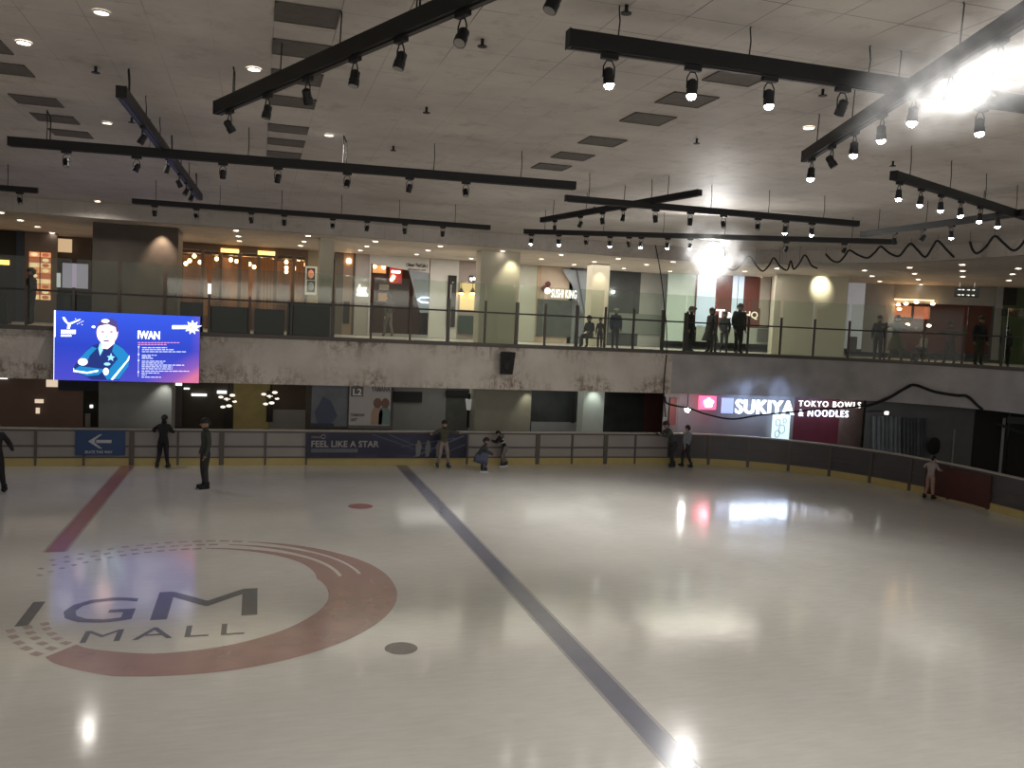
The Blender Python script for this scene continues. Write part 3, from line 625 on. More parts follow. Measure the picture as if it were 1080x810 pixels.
for (a_, b_, m_, nm) in ((734.2, 754.5, bluew, 'light_panel'), (754.5, 772, M['red'], 'red_panel'), (772, 777.5, bluew, 'light_panel'), (778.2, 784, bluew, 'light_panel'), (784, 801, M['red'], 'red_panel'), (801, 812, mat('beige_p', (.42, .38, .34), .5), 'beige_panel'), (812, 819, M['red'], 'red_panel')):
    slab(a_, b_, 280, 345, 0, nm, m_, s)
slab(734, 819, 345, 362, 0, 'lower_panel', mat('pale_green_base', (.36, .4, .36), .5), s)
slab(784, 801, 325, 345, .03, 'red_base', M['red'], s); slab(798, 818, 347, 361, .1, 'dark_cabinet', M['dgrey'], s)
def slett(txt, a, b, yb, yt, m, nm, par, pa=A, pb_=B, off=.06, **k):
    P0 = hit(a, (yb+yt)/2, pa, pb_); P1 = hit(b, (yb+yt)/2, pa, pb_); ang = math.atan2(P1.y-P0.y, P1.x-P0.x); L = math.hypot(P1.x-P0.x, P1.y-P0.y)
    z0, z1 = hit((a+b)/2, yb, pa, pb_).z, hit((a+b)/2, yt, pa, pb_).z
    mb = fit_text(txt, 0, L, 0, z1-z0, -off, **k).xf(Matrix.Translation((P0.x, P0.y, z0)) @ Matrix.Rotation(ang, 4, 'Z')); mb.build(nm, m, par)
slett('Te', 755, 771, 335, 326.5, M['e_white'], 'lettering', s, bold=.03, ext=.05)
slett('HQ', 785, 799, 337, 328.5, emat('dim_letters', (.8, .75, .6), .6), 'lettering', s, bold=.02)
# cream wall block near the right
xa = hit(818, 300, (18.6, 29.6), (23.6, 28.6)); xb = hit(895, 300, (18.6, 29.6), (23.6, 28.6))
o = MB().add([(xa.x, xa.y, UP+e), (xb.x, xb.y, UP+e), (xb.x+.3, xb.y+1.8, UP+e), (xa.x+1, xa.y+1.8, UP+e), (xa.x, xa.y, CORR-e), (xb.x, xb.y, CORR-e), (xb.x+.3, xb.y+1.8, CORR-e), (xa.x+1, xa.y+1.8, CORR-e)],
  [(0, 3, 2, 1), (4, 5, 6, 7), (0, 1, 5, 4), (1, 2, 6, 5), (2, 3, 7, 6), (3, 0, 4, 7)]).build('column', M['cream'])
tag(o, 'very wide cream wall block lit by a round spot of light', 'column')
# right-hand shops
A2, B2 = (25.0, 31.0), (33.0, 26.2)
s = shop('pale grey wall bays with a grey box at the foot, right of the cream block', 0)
slab(893, 911, 290, 368, 0, 'light_bay', mat('pale_bay', (.5, .5, .52), .5, em=(.4, .42, .46), ems=.25), s, A2, B2); slab(911, 943, 296, 372, 0, 'grey_bay', mat('grey_bay', (.3, .3, .31), .5), s, A2, B2)
slab(895, 903, 355, 370, .2, 'grey_box', M['dgrey'], s, A2, B2, .1)
s = shop('red lit food shop under a grey header, upper walkway right', 0)
slab(943, 1050, 296, 321, 0, 'header_panel', mat('header_grey', (.26, .26, .24), .6), s, A2, B2)
slab(943, 1050, 321, 372, -.8, 'interior_wall', mat('deep_red_interior', (.028, .009, .007), .6, em=(.2, .035, .02), ems=.06, var=.7, scale=1.5), s, A2, B2)
slab(943, 985, 315.5, 317, .05, 'light_strip', emat('warm_strip', (.8, .6, .42), 1.0), s, A2, B2)
slab(946, 964, 322, 334, -.6, 'orange_lit_panel', emat('orange_lit', (.45, .14, .06), .6), s, A2, B2); slab(967, 984, 323, 336, -.6, 'orange_lit_panel', emat('orange_lit2', (.38, .12, .06), .5), s, A2, B2)
for (px, py) in ((946, 321.5), (947, 326), (965, 319), (982, 320.5), (955.5, 342.5), (978, 343.5), (954, 320.5)):
    p = hit(px, py, A2, B2)+Vector((-.1, -.2, 0)); MB().ell(p, (.09, .09, .06), 8, 6).build('small_lamp', M['e_bulb'], s)
slab(1048, 1056, 296, 380, .02, 'grey_pilaster', M['grey'], s, A2, B2)
s = shop('dim green panelled shop at the right end of the walkway', 0)
slab(1056, 1140, 298, 392, .0, 'green_panel', M['green'], s, A2, B2); slab(1058, 1072, 300, 322, .05, 'darker_panel', M['dark'], s, A2, B2); slab(1056, 1100, 327, 334, .05, 'dark_band', M['dark'], s, A2, B2)
# hanging direction sign
p = hit(1007, 302, (22, 29.2), (29, 25.4)); q = hit(1032, 314.5, (22, 29.2), (29, 25.4))
sg = empty('direction_sign', tuple((p+q)/2), math.atan2(q.y-p.y, q.x-p.x), label='black hanging direction sign with small white arrows', cat='sign')
L = math.hypot(q.x-p.x, q.y-p.y)/2; hz_ = abs(p.z-q.z)/2-.02
MB().box((-L, -.05, -hz_), (L, .05, hz_)).build('sign_box', M['blackm'], sg)
ar = MB()
for k, u in enumerate((-.7, -.4, .05, .45)):
    for zz in (-.13, .07):
        ar.box((u*L-.03, -.055, zz+.01), (u*L+.04, -.052, zz+.03)); ar.poly([(u*L+.03, -.055, zz-.015), (u*L+.09, -.055, zz+.018), (u*L+.03, -.055, zz+.05)])
ar.build('arrows', emat('arrow_glow', (.9, .9, .85), .6), sg)
for u in (-.6, .6): MB().tube([(u*L, 0, hz_), (u*L, 0, CORR-sg.location.z)], .012, 5).build('hanger_rod', M['steel'], sg)

# ------------------------------------------------------------------ lower level behind the barrier
LY = 31.5
struct(MB().box((-22, 34.0, 0), (45, 34.2, SOFFIT)).build('wall_lower', M['dgrey']))
def low(p0, p1, name, m, Y=LY, z0=.01, z1=SOFFIT-.01, parent=None, th=.1):
    return MB().box((at_y(p0, 430, Y).x, Y, z0), (at_y(p1, 430, Y).x, Y+th, z1)).build(name, m, parent)
def lshop(label): return empty('shopfront', (0, 0, 0), label=label, cat='shopfront')
s = lshop('dark brown shop interior with small white signs, lower level left')
low(-60, 104, 'brown_wall', mat('brown_interior', (.055, .038, .03), .6, em=(.04, .022, .015), ems=.3, var=.7, scale=.8), parent=s)
for (a_, b_, c_, d_, nm) in ((49, 61, 400.5, 408, 'lit_sign'), (37, 46, 421, 425, 'lit_notice'), (38, 42, 430, 436, 'lit_notice')): rect(a_, b_, c_, d_, LY-.1, nm, emat(nm+str(a_), (.75, .6, .45), .7), s)
rect(62, 104, 401, 412, LY-.08, 'dark_blue_panel', M['navy'], s); rect(90, 95.5, 436, 450, LY-.1, 'pale_notice', M['grey'], s); rect(88, 104, 412, 450, LY-.07, 'dark_panel', M['dark'], s)
rect(95, 98, 427, 430, LY-.12, 'small_lamp', M['e_white'], s); rect(-5, 8, 398, 399.6, LY-.1, 'ceiling_strip', M['e_white'], s)
o = colbox(104, 181, 28.3, 1.2, .01, SOFFIT-.01, 'column', mat('grey_col', (.33, .33, .31), .6), py=430, label='wide grey wall block on the lower level, lit at its top right corner')
s = lshop('dark cafe interior with bright ceiling strips, lower level')
low(181, 246, 'dark_wall', mat('cafe_dark', (.045, .038, .028), .6, var=.6, scale=1.2), parent=s)
for (a_, b_, c_, d_) in ((194, 200, 409, 410.5), (202, 218, 415.2, 417.6), (229, 239, 412, 415), (184, 192, 404, 406.5)): rect(a_, b_, c_, d_, LY-.1, 'light_strip', M['e_white'], s)
rect(181, 192, 404, 450, LY-.09, 'grey_shelf', M['dgrey'], s)
s = lshop('olive walled cafe bay with a white lantern cluster, lower level')
low(246, 284, 'olive_wall', mat('olive_lit', (.12, .095, .04), .6, em=(.08, .06, .02), ems=.35, var=.5), parent=s)
low(284, 322, 'brown_bay', mat('brown_bay', (.09, .065, .045), .6), parent=s); rect(284, 322, 432, 456, LY-.02, 'pale_base', M['grey'], s)
rect(236, 246, 430, 452, LY-.3, 'dark_pillar', M['dark'], s); rect(281, 288, 412, 445, LY-.3, 'dark_pillar', M['dark'], s)
def lantern(px, py, label):
    p = at_y(px, py, LY-.7); t = empty('lantern_cluster', tuple(p), label=label, cat='light fitting'); k = 0
    for (dx, dz, r) in ((-.25, .1, .09), (-.05, .02, .11), (.12, .16, .1), (.02, -.2, .1), (.2, -.05, .08), (-.18, -.25, .09)):
        MB().ell((dx, .05*(k % 3), dz), (r*.95, r*.8, r*.5), 8, 6).build('lantern', emat('lantern_glow%d%s' % (k, px), (1, .9, .75), .9), t, True); k += 1
    MB().tube([(0, 0, 0), (0, 0, SOFFIT-p.z-.01)], .02, 5).build('stem', M['black'], t)
    MB().box((-.2, -.02, -.02), (.2, .02, .02)).build('cross_bar', M['black'], t)
lantern(241, 422, 'cluster of small white lanterns before the olive cafe wall'); lantern(286, 419, 'smaller lantern cluster right of the olive cafe wall')
s = lshop('dim grey wall bays behind the hanging posters, lower level')
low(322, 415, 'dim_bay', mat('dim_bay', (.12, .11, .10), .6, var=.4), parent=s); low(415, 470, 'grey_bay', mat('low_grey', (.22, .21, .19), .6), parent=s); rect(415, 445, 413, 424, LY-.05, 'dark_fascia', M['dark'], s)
low(470, 501, 'darker_bay', mat('darker_grey_bay', (.07, .068, .058), .6, var=.4), parent=s)  # bay in a darker grey than its neighbour
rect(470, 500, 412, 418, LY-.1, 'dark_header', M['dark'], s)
t = empty('wall_lantern', tuple(at_y(494.5, 424, 29)), label='pale tapered wall lantern beside the cream lower column', cat='light fitting')
MB().tube([(0, 0, .1), (0, 0, -.28)], [.13, .07], 8).build('glass_shade', mat('lantern_glass', (.4, .4, .36), .4, em=(.5, .5, .45), ems=.25), t); MB().tube([(0, 0, .1), (0, 0, .3)], .05, 8).build('cap', M['black'], t)
MB().tube([(0, 0, -.28), (0, 0, -.9)], .05, 6).build('stem', M['black'], t)
colbox(501, 560, 28.4, .9, .01, SOFFIT-.01, 'column', mat('olive_cream', (.36, .345, .27), .6), py=430, label='broad dim cream column on the lower level beneath the loudspeaker')
s = lshop('smoky dark glass shopfronts behind the middle of the barrier, lower level')
dg = mat('smoky_glass', (.06, .065, .065), .25, var=.6, scale=1.2)
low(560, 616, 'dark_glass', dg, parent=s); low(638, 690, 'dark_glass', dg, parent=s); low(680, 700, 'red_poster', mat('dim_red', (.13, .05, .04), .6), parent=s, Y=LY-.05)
rect(603, 606.5, 413, 446, LY-.2, 'dark_upright', M['dark'], s); rect(560, 615, 445, 455, LY-.05, 'pale_base', M['grey'], s)
colbox(615, 637, 29.6, .6, .01, SOFFIT-.01, 'column', mat('lit_col', (.46, .48, .43), .6), py=430, label='narrow pale column with a bright light at its top, lower level')
# restaurant with the big lit sign
A3, B3 = (13.6, 28.3), (24.5, 27.3)
s = lshop('restaurant with big glowing white and red sign, lower level')
slab3 = lambda p0, p1, y0, y1, off, nm, m, th=.05: slab_l(p0, p1, y0, y1, off, nm, m, s, th)
def slab_l(p0, p1, y0, y1, off, name, m, parent, th=.05, pa=A3, pb_=B3):
    a = hit(p0, (y0+y1)/2, pa, pb_); b = hit(p1, (y0+y1)/2, pa, pb_); d = (b-a); d.z = 0; d.normalize(); n = Vector((d.y, -d.x, 0))*off
    zt = min(hit((p0+p1)/2, y0, pa, pb_).z, SOFFIT-.01); zb = max(hit((p0+p1)/2, y1, pa, pb_).z, .01)
    return MB().bar(Vector((a.x, a.y, (zt+zb)/2))+n, Vector((b.x, b.y, (zt+zb)/2))+n, th, zt-zb).build(name, m, parent)
slab3(700, 716, 410, 470, -.1, 'dim_panel', mat('dim_panel', (.22, .2, .2), .6)); slab3(706, 713, 420, 448, 0, 'red_poster', mat('dim_red2', (.2, .05, .05), .6))
slab3(716, 838, 410, 475, -.1, 'pale_wall', mat('lilac_wall', (.26, .25, .28), .5, var=.25, scale=1.0))
slab3(838, 886, 410, 475, -.1, 'red_wall', mat('maroon_wall', (.075, .014, .024), .5, var=.4, em=(.12, .02, .04), ems=.15)); slab3(886, 911, 410, 480, -.1, 'tan_wall', mat('tan_wall', (.26, .18, .15), .5, var=.3))
slab3(813, 831, 437, 464, .1, 'menu_lightbox', M['e_menu'])
md = MB()
for (px, py, r) in ((818, 445, .1), (822, 452, .13), (817, 457, .1), (825, 443, .07)):
    p = hit(px, py, A3, B3)+Vector((0, -.16, 0)); md.tube([(p.x+r*math.cos(k*PI/5), p.y, p.z+r*1.3*math.sin(k*PI/5)) for k in range(11)], .012, 4)
md.build('menu_drawing', mat('menu_line', (.08, .14, .15), .6), s)
slett('SUKIYA', 772, 833, 436, 421, M['e_cool'], 'sign_lettering', s, A3, B3, .3, bold=.02, ext=.25, space=1.1)
slett('TOKYO BOWLS', 838, 903, 428.5, 422.5, M['e_white'], 'tagline_lettering', s, A3, B3, .3, ext=.1, space=1.25)
slett('& NOODLES', 838, 890, 438.5, 431.5, emat('cool2', (.7, .8, 1), 3), 'tagline_lettering', s, A3, B3, .3, ext=.1, space=1.25)
slab3(734, 752, 417, 431, .25, 'red_logo_plate', M['e_pink'])
lx = hit(743, 424, A3, B3); mb = MB()
for k in range(5):
    aa = PI/2+k*2*PI/5; c_ = Vector((lx.x+.13*math.cos(aa), lx.y-.32, lx.z+.11*math.sin(aa))); mb.ell(c_, (.085, .02, .075), 10, 5)
mb.build('logo_blossom', emat('logo_white', (1, .8, .85), 4), s)
slab3(758, 770, 419, 435, .25, 'kana_plate', emat('kana_glow', (.35, .45, .8), .9))
slab3(716, 905, 413, 416, .2, 'sign_gantry', M['black'])
# far right lower: net curtain, grey shutter, dark doorway
A4, B4 = (20.8, 27.6), (27.0, 22.5)
s = lshop('dim grey shutter bay with a hanging net curtain, lower level right')
sl = lambda p0, p1, y0, y1, off, nm, m, th=.05: slab_l(p0, p1, y0, y1, off, nm, m, s, th, A4, B4)
def curtain(pa_, pb2, y0, y1, m):
    n = 24; vs = []
    for k in range(n+1):
        px = pa_+(pb2-pa_)*k/n; q0 = hit(px, y0, A4, B4); q1 = hit(px, y1, A4, B4); w = .06*math.sin(k*1.9)
        vs += [(q0.x, q0.y-.25+w, min(q0.z, SOFFIT-.05)), (q1.x, q1.y-.25+w, max(q1.z, .05))]
    MB().add(vs, [(2*k, 2*k+2, 2*k+3, 2*k+1) for k in range(n)]).build('net_curtain', m, s)
sl(911, 1026, 420, 500, 0, 'grey_shutter', mat('shutter_grey', (.13, .13, .12), .6, var=.15)); curtain(914, 946, 438, 478, mat('pale_curtain', (.19, .215, .205), .8, var=.3)); curtain(946, 972, 440, 480, mat('dim_curtain', (.09, .1, .095), .8, var=.4))
p = hit(985, 470, A4, B4); MB().ell((p.x-.1, p.y-.12, p.z), (.3, .05, .32), 18, 8).build('round_dark_emblem', M['blackm'], s)
sl(1004, 1005.5, 452, 500, .1, 'thin_upright', M['grey'])
s = lshop('black doorway with pale posts at the lower right end')
sl(1026, 1062, 425, 505, .02, 'dark_opening', M['dark']); sl(1062, 1150, 428, 530, 0, 'dark_bay', M['dark']); sl(1054, 1057, 440, 500, .3, 'pale_post', M['grey'], .06); sl(1062, 1090, 440, 447, .1, 'grey_band', M['dgrey'])
# small lit box on a bracket near the net
p = hit(935, 435.5, (20.5, 26.2), (24, 23.5)); t = empty('bracket_lamp', tuple(p), label='small lit white box on a dark bracket by the net curtain', cat='lamp')
MB().box((-.05, -.05, -.06), (.05, .05, .06)).build('lit_box', M['e_white'], t); MB().bar((-.8, .1, .03), (0.02, 0, .07), .03, .03).build('bracket', M['black'], t)
p = hit(725, 432, (14, 27.2), (20, 27)); t = empty('globe_lamp', tuple(p), label='small bright globe lamp left of the red sign logo', cat='lamp')
MB().ell((0, 0, 0), (.09, .09, .09), 10, 8).build('globe', M['e_lamp'], t, True); MB().tube([(0, 0, .08), (0, 0, SOFFIT-p.z)], .012, 5).build('stem', M['black'], t)

# rolled black net slung along the right fascia
def cable(name, pts, plane, r, label, cat='net', off=None, m=None, zmax=None, sm=5):
    P3 = []
    for px, py in pts:
        q = hit(px, py, *plane(px)) if callable(plane) else hit(px, py, *plane); P3.append(tuple(q))
    P3 = smooth_path(P3, sm); mb = MB().tube(P3, r, 7)
    return tag(mb.build(name, m or M['rubber'], smooth=True), label, cat)
def fpl(px):
    # local tangent of the right fascia seen at that column, pulled 0.15 m towards the ice
    best = None
    for i in range(len(FASC)-1):
        (ax, ay), (bx_, by_) = FASC[i], FASC[i+1]
        d = ray(px, 400); ca = ax*d.y-ay*d.x; cb = bx_*d.y-by_*d.x
        if ca*cb <= 0 and max(ay, by_) > 5:
            n = normals([(ax, ay), (bx_, by_)])[0]; best = ((ax-n[0]*.18, ay-n[1]*.18), (bx_-n[0]*.18, by_-n[1]*.18))
    return best
cable('rolled_net', [(701, 418), (703, 425), (713, 428), (728, 431), (745, 437), (772, 442), (800, 438), (830, 435), (870, 431), (905, 429), (925, 424), (945, 415), (963, 406)], fpl, .03, 'black rolled safety net sagging across the glowing restaurant sign')
cable('rolled_net', [(912, 429), (935, 421), (952, 411), (964, 406), (985, 413), (1008, 417), (1020, 418), (1030, 427), (1036, 432)], fpl, .05, 'thick black rolled net peaking above the grey shutter')
cable('rolled_net', [(1052, 447), (1060, 450), (1072, 455), (1090, 458)], fpl, .05, 'short piece of black rolled net at the lower right end')
def bpl(px):
    b = fpl(px); return b
def swag_plane(a, b):
    zz_ = 7.2 if a[0] < 800 else 7.34; P_ = at_z(a[0], a[1], zz_); Q_ = at_z(b[0], b[1], zz_); return (P_.x, P_.y), (Q_.x, Q_.y)
SW = [([(767, 283), (774, 285), (782, 279), (790, 270), (797, 279), (804, 286), (811, 280), (816, 272), (822, 280), (830, 285), (834, 275), (837, 284), (843, 278), (849, 269), (856, 280), (862, 283)], ((790, 269), (849, 268)), .025, 'black cable swagged in waves before the bulkhead above the tea shop'),
 ([(871, 268), (878, 275), (885, 276), (891, 270), (896, 264), (905, 269), (915, 272), (923, 266), (929, 260), (938, 267), (948, 270), (956, 261), (961, 257), (968, 264), (976, 271), (984, 260), (989, 254), (999, 264), (1006, 271)], ((896, 262), (989, 252)), .03, 'black cable swagged in waves before the bulkhead right of the cream block'),
 ([(1023, 255), (1026, 264), (1031, 267), (1040, 260), (1049, 249), (1058, 256), (1068, 264), (1076, 260), (1084, 248)], ((1049, 247), (1084, 245)), .03, 'short black swagged cable at the right end of the bulkhead')]
for pts, (pa_, pb_), r_, lab in SW:
    pl = swag_plane(pa_, pb_); o = cable('swagged_cable', pts, pl, r_, lab, 'cable')
    for px, py in pts[::4]:
        q = hit(px, py, *pl); MB().tube([tuple(q), (q.x, q.y, CEIL)], .006, 4).build('suspension_wire', M['wire'], o)
cable('hanging_cable', [(691, 257), (697, 290), (701, 325), (703, 345), (703, 372)], ((10, 26.55), (16, 26.55)), .018, 'thin black cable hanging from the ceiling to the balustrade', 'cable', m=M['wire'])
cable('hanging_cable', [(703, 374), (701, 395), (700, 413), (702, 440)], ((10, 26.5), (16, 26.5)), .022, 'thin black cable running down where plain grey plaster begins', 'cable', m=M['wire'])

# loudspeaker on the fascia
p = at_y(534.5, 383, 26.45); t = empty('loudspeaker', (p.x, 26.5, p.z), label='black loudspeaker box bracketed to the stained fascia', cat='speaker')
MB().add([(-.2, -.1, -.36), (.2, -.1, -.36), (.16, .14, -.36), (-.16, .14, -.36), (-.24, -.2, .36), (.24, -.2, .36), (.18, .1, .36), (-.18, .1, .36)], [(0, 3, 2, 1), (4, 5, 6, 7), (0, 1, 5, 4), (1, 2, 6, 5), (2, 3, 7, 6), (3, 0, 4, 7)]).build('cabinet', M['blackm'], t)
MB().ell((0, -.15, -.1), (.14, .03, .14), 16, 6).ell((0, -.18, .18), (.08, .03, .08), 14, 6).build('driver_cones', M['black'], t); MB().box((-.05, .1, -.08), (.05, .22, .08)).build('bracket', M['black'], t)

# ------------------------------------------------------------------ big video screen
SX0, SX1, SZ0, SZ1, SYY = -5.4, -1.6, 2.46, 4.39, 26.4
sc = empty('video_screen', ((SX0+SX1)/2, SYY, SZ0), label='bright blue video screen showing a man with folded arms and his name', cat='screen')
def S(zx, zy_, lay=0):
    u = (zx-52)/972; top = 45+47*u; bot = 515+13*u; v = (zy_-top)/(bot-top)
    return (SX0+(SX1-SX0)*u-sc.location.x, -.012-.003*lay, SZ1-(SZ1-SZ0)*v-SZ0)
def screen_mat():
    m, nt, b = new_mat('screen_picture')
    tc = nt.nodes.new('ShaderNodeTexCoord'); sp = nt.nodes.new('ShaderNodeSeparateXYZ'); nt.links.new(tc.outputs['Object'], sp.inputs[0])
    def mr(src, a, b_, c=0, d=1):
        n = nt.nodes.new('ShaderNodeMapRange'); n.inputs[1].default_value = a; n.inputs[2].default_value = b_; n.inputs[3].default_value = c; n.inputs[4].default_value = d; nt.links.new(src, n.inputs[0]); return n.outputs[0]
    add = nt.nodes.new('ShaderNodeMath'); add.operation = 'ADD'; nt.links.new(mr(sp.outputs['X'], .2, 1.9, 0, .65), add.inputs[0]); nt.links.new(mr(sp.outputs['Z'], .9, 0, 0, .5), add.inputs[1])
    base = ramp(nt, mr(sp.outputs['Z'], 0, 1.93), [(0, (.06, .06, .50)), (.5, (.02, .05, .50)), (1, (.03, .09, .72))]).outputs[0]
    c = mixc(nt, ramp(nt, add.outputs[0], [(.55, (0,)*3), (.85, (.35,)*3), (1, (1,)*3)]).outputs[0], base, (.62, .16, .30))
    nt.links.new(c, b.inputs['Emission Color']); b.inputs['Emission Strength'].default_value = .95; b.inputs['Base Color'].default_value = (.01, .01, .01, 1); return m
MB().box((SX0-sc.location.x, 0, 0), (SX1-sc.location.x, .16, SZ1-SZ0)).build('cabinet', M['blackm'], sc)
MB().poly([(SX0-sc.location.x, -.006, 0), (SX1-sc.location.x, -.006, 0), (SX1-sc.location.x, -.006, SZ1-SZ0), (SX0-sc.location.x, -.006, SZ1-SZ0)]).build('display', screen_mat(), sc)
MB().poly([S(52, 45, 1), S(62, 46, 1), S(62, 225, 1), S(52, 225, 1)]).poly([S(52, 225, 1), S(55, 225, 1), S(55, 515, 1), S(52, 515, 1)]).build('bright_edge', emat('screen_white_edge', (.8, .85, 1), 1.6), sc)
E = lambda n, c, s_=1.3: emat('scr_'+n, c, s_)
e_navy, e_teal, e_skin, e_hair, e_wht, e_pale = E('navy', (.008, .02, .12)), E('teal', (.008, .15, .36)), E('skin', (1, .62, .66), 1.7), E('hair', (.05, .04, .16)), E('white', (.9, .93, 1), 2), E('pale', (.25, .55, .8), 1.3)
def sp_(pts, lay): return [S(x, y, lay) for x, y in pts]
def ellp(cx, cy, rx, ry, lay, n=24, a0=0, a1=2*PI): return [S(cx+rx*math.cos(a0+(a1-a0)*k/n), cy+ry*math.sin(a0+(a1-a0)*k/n), lay) for k in range(n)]
g = MB()
g.poly(sp_([(180, 430), (215, 370), (260, 320), (300, 285), (350, 262), (450, 260), (500, 300), (545, 350), (540, 420), (500, 480), (480, 512), (300, 512), (260, 490), (190, 460)], 1), 0)
g.poly(sp_([(445, 265), (500, 300), (545, 350), (540, 420), (480, 505), (400, 510), (380, 480), (430, 420), (470, 370), (430, 320)], 2), 1)
g.poly(sp_([(300, 288), (260, 322), (215, 372), (205, 400), (265, 395), (285, 350), (330, 300)], 2), 1)
g.poly(sp_([(190, 440), (220, 420), (300, 430), (385, 440), (345, 478), (270, 488), (200, 462)], 3), 1)
g.poly(sp_([(350, 262), (372, 310), (352, 350), (340, 300)], 3), 5)
g.poly(sp_([(352, 240), (450, 235), (445, 268), (400, 305), (365, 300)], 3), 2)
g.poly(ellp(398, 195, 70, 80, 4), 2)
g.poly(sp_([(326, 170), (338, 130), (375, 102), (430, 100), (462, 128), (472, 175), (460, 200), (452, 160), (400, 138), (345, 150)], 5), 3)
g.poly(ellp(385, 118, 26, 12, 6, 16), 4)
for ex in (368, 425): g.poly(ellp(ex, 190, 11, 5, 6, 12), 3)
g.poly(ellp(395, 222, 8, 10, 6, 10), 5); g.poly(ellp(393, 250, 22, 5, 6, 12), 3)
g.poly(ellp(240, 392, 32, 24, 5), 2); g.poly(ellp(392, 455, 18, 24, 5), 4)
g.poly(sp_([(180, 430), (186, 448), (270, 460), (340, 445), (340, 456), (270, 470), (180, 458)], 6), 4)
g.poly(sp_([(548, 345), (545, 375), (440, 510), (425, 508), (530, 380)], 6), 4)
g.poly(sp_([(425, 330), (432, 352), (450, 356), (436, 368), (440, 385), (422, 374), (405, 384), (410, 364), (398, 352), (418, 350)], 6), 5)
g.poly(ellp(400, 405, 22, 10, 6, 14), 5)
g.build('portrait', [e_navy, e_teal, e_skin, e_hair, e_wht, e_pale], sc)
def stext(txt, xa, xb, ya, yb, nm, m, lay=2, **k):
    a_ = S(xa, yb, lay); b_ = S(xb, ya, lay); fit_text(txt, a_[0], b_[0], a_[2], b_[2], a_[1], **k).build(nm, m, sc)
stext('IWAN', 600, 750, 188, 236, 'name_lettering', e_wht, bold=.035)
tb = MB()
rows = [(295, 800), (308, 850), (322, 935), (345, 730), (355, 690), (366, 705), (385, 790), (397, 775), (410, 920), (422, 840), (435, 840), (450, 955), (463, 750), (476, 665), (491, 762)]
for y, xe in rows:
    x = 630; k = 0
    while x < xe:
        w = 14+((k*37+y*7) % 22); tb.poly(sp_([(x, y-2.6), (min(x+w, xe), y-2.6), (min(x+w, xe), y+2.6), (x, y+2.6)], 2)); x += w+5; k += 1
tb.poly(sp_([(606, 285), (609, 285), (609, 490), (606, 490)], 2))
for y in (290, 340, 380, 457): tb.poly(ellp(608, y, 6, 7, 3, 10))
tb.build('small_text', E('text', (.65, .72, 1), .9), sc)
tb = MB()
for k, y in enumerate((262, 275)): 
    for j in range(13-k*4): tb.poly(sp_([(602+j*22, y-3), (602+j*22+18, y-3), (602+j*22+18, y+3), (602+j*22, y+3)], 2))
tb.build('red_text', E('redtext', (.75, .3, .6), .8), sc)
em_ = MB()
for pts in ([(105, 92), (120, 92), (140, 128), (158, 128), (215, 105), (215, 112), (160, 140), (152, 170), (136, 170), (140, 140), (118, 118)],): em_.poly(sp_(pts, 2))
for k in range(9): em_.poly(ellp(190+k*6, 118+((k*17) % 40)-15, 3, 3, 2, 6))
for (ya, xe) in ((182, 182), (198, 195), (216, 165)):
    x = 97
    while x < xe: em_.poly(sp_([(x, ya-5), (x+11, ya-5), (x+11, ya+6), (x, ya+6)], 2)); x += 14
em_.poly(ellp(307, 157, 12, 8, 2, 12)); em_.build('club_emblem', e_wht, sc)
em_ = MB(); pts = []
for k in range(18):
    r = (48 if k % 2 == 0 else 26)*(1.2 if k in (4, 14) else 1); pts.append((972+r*1.15*math.cos(k*PI/9-PI/2), 162+r*math.sin(k*PI/9-PI/2)))
em_.poly(sp_(pts, 3)); 
for j in range(7): em_.poly(sp_([(833+j*15, 148), (845+j*15, 148), (845+j*15, 172), (833+j*15, 172)], 3))
em_.build('star_emblem', e_wht, sc); MB().poly(ellp(962, 160, 9, 9, 5, 10)).build('star_dot', E('yellow', (1, .7, .1)), sc)

# ------------------------------------------------------------------ ceiling fittings
def vent(x0, y0, label, group):
    t = empty('ceiling_vent', (x0+.29, y0+.26, CEIL), label=label, cat='ceiling vent', group=group)
    MB().box((-.3, -.27, -.012), (.3, .27, -.002)).build('plate', M['vent'], t)
    f = MB()
    for a_, b_ in (((-.3, -.27), (.3, -.25)), ((-.3, .25), (.3, .27)), ((-.3, -.27), (-.28, .27)), ((.28, -.27), (.3, .27))): f.box((a_[0], a_[1], -.018), (b_[0], b_[1], -.012))
    f.build('frame', M['vent'], t)
for i, y in enumerate([8.4, 9.52, 10.68, 11.93, 13.72, 14.82, 15.98]): vent(.09, y, 'square grey ceiling vent, %s nearest of the row above the big dark diagonal track' % ordn(i+1), 'middle row of ceiling vents')
for i, y in enumerate([8.4, 9.5, 10.6, 12.2, 13.5, 14.6, 16.4]): vent(4.7 if y > 8.5 else 4.75, y, 'square grey ceiling vent, %s nearest of the right-hand row by the lit track' % ordn(i+1), 'right row of ceiling vents')
for i, y in enumerate([9.6, 10.9, 11.9, 13.6, 14.78, 15.95]): vent(-3.37, y, 'square grey ceiling vent, %s nearest of the left-hand row beyond the crossing tracks' % ordn(i+1), 'left row of ceiling vents')
def downlight(p, r, m, label, group):
    t = empty('recessed_downlight', tuple(p), label=label, cat='ceiling light', group=group)
    t0 = MB()
    vs = []; n = 16
    for k in range(n):
        a = 2*PI*k/n; vs += [(r*1.15*math.cos(a), r*1.15*math.sin(a), -.004), (r*math.cos(a), r*math.sin(a), -.02)]
    t0.add(vs, [(2*k, (2*k+2) % (2*n), (2*k+3) % (2*n), 2*k+1) for k in range(n)]).build('trim_ring', M['white'], t)
    MB().disc((0, 0), r, -.012, 16).build('glowing_lens', m, t)
    return t
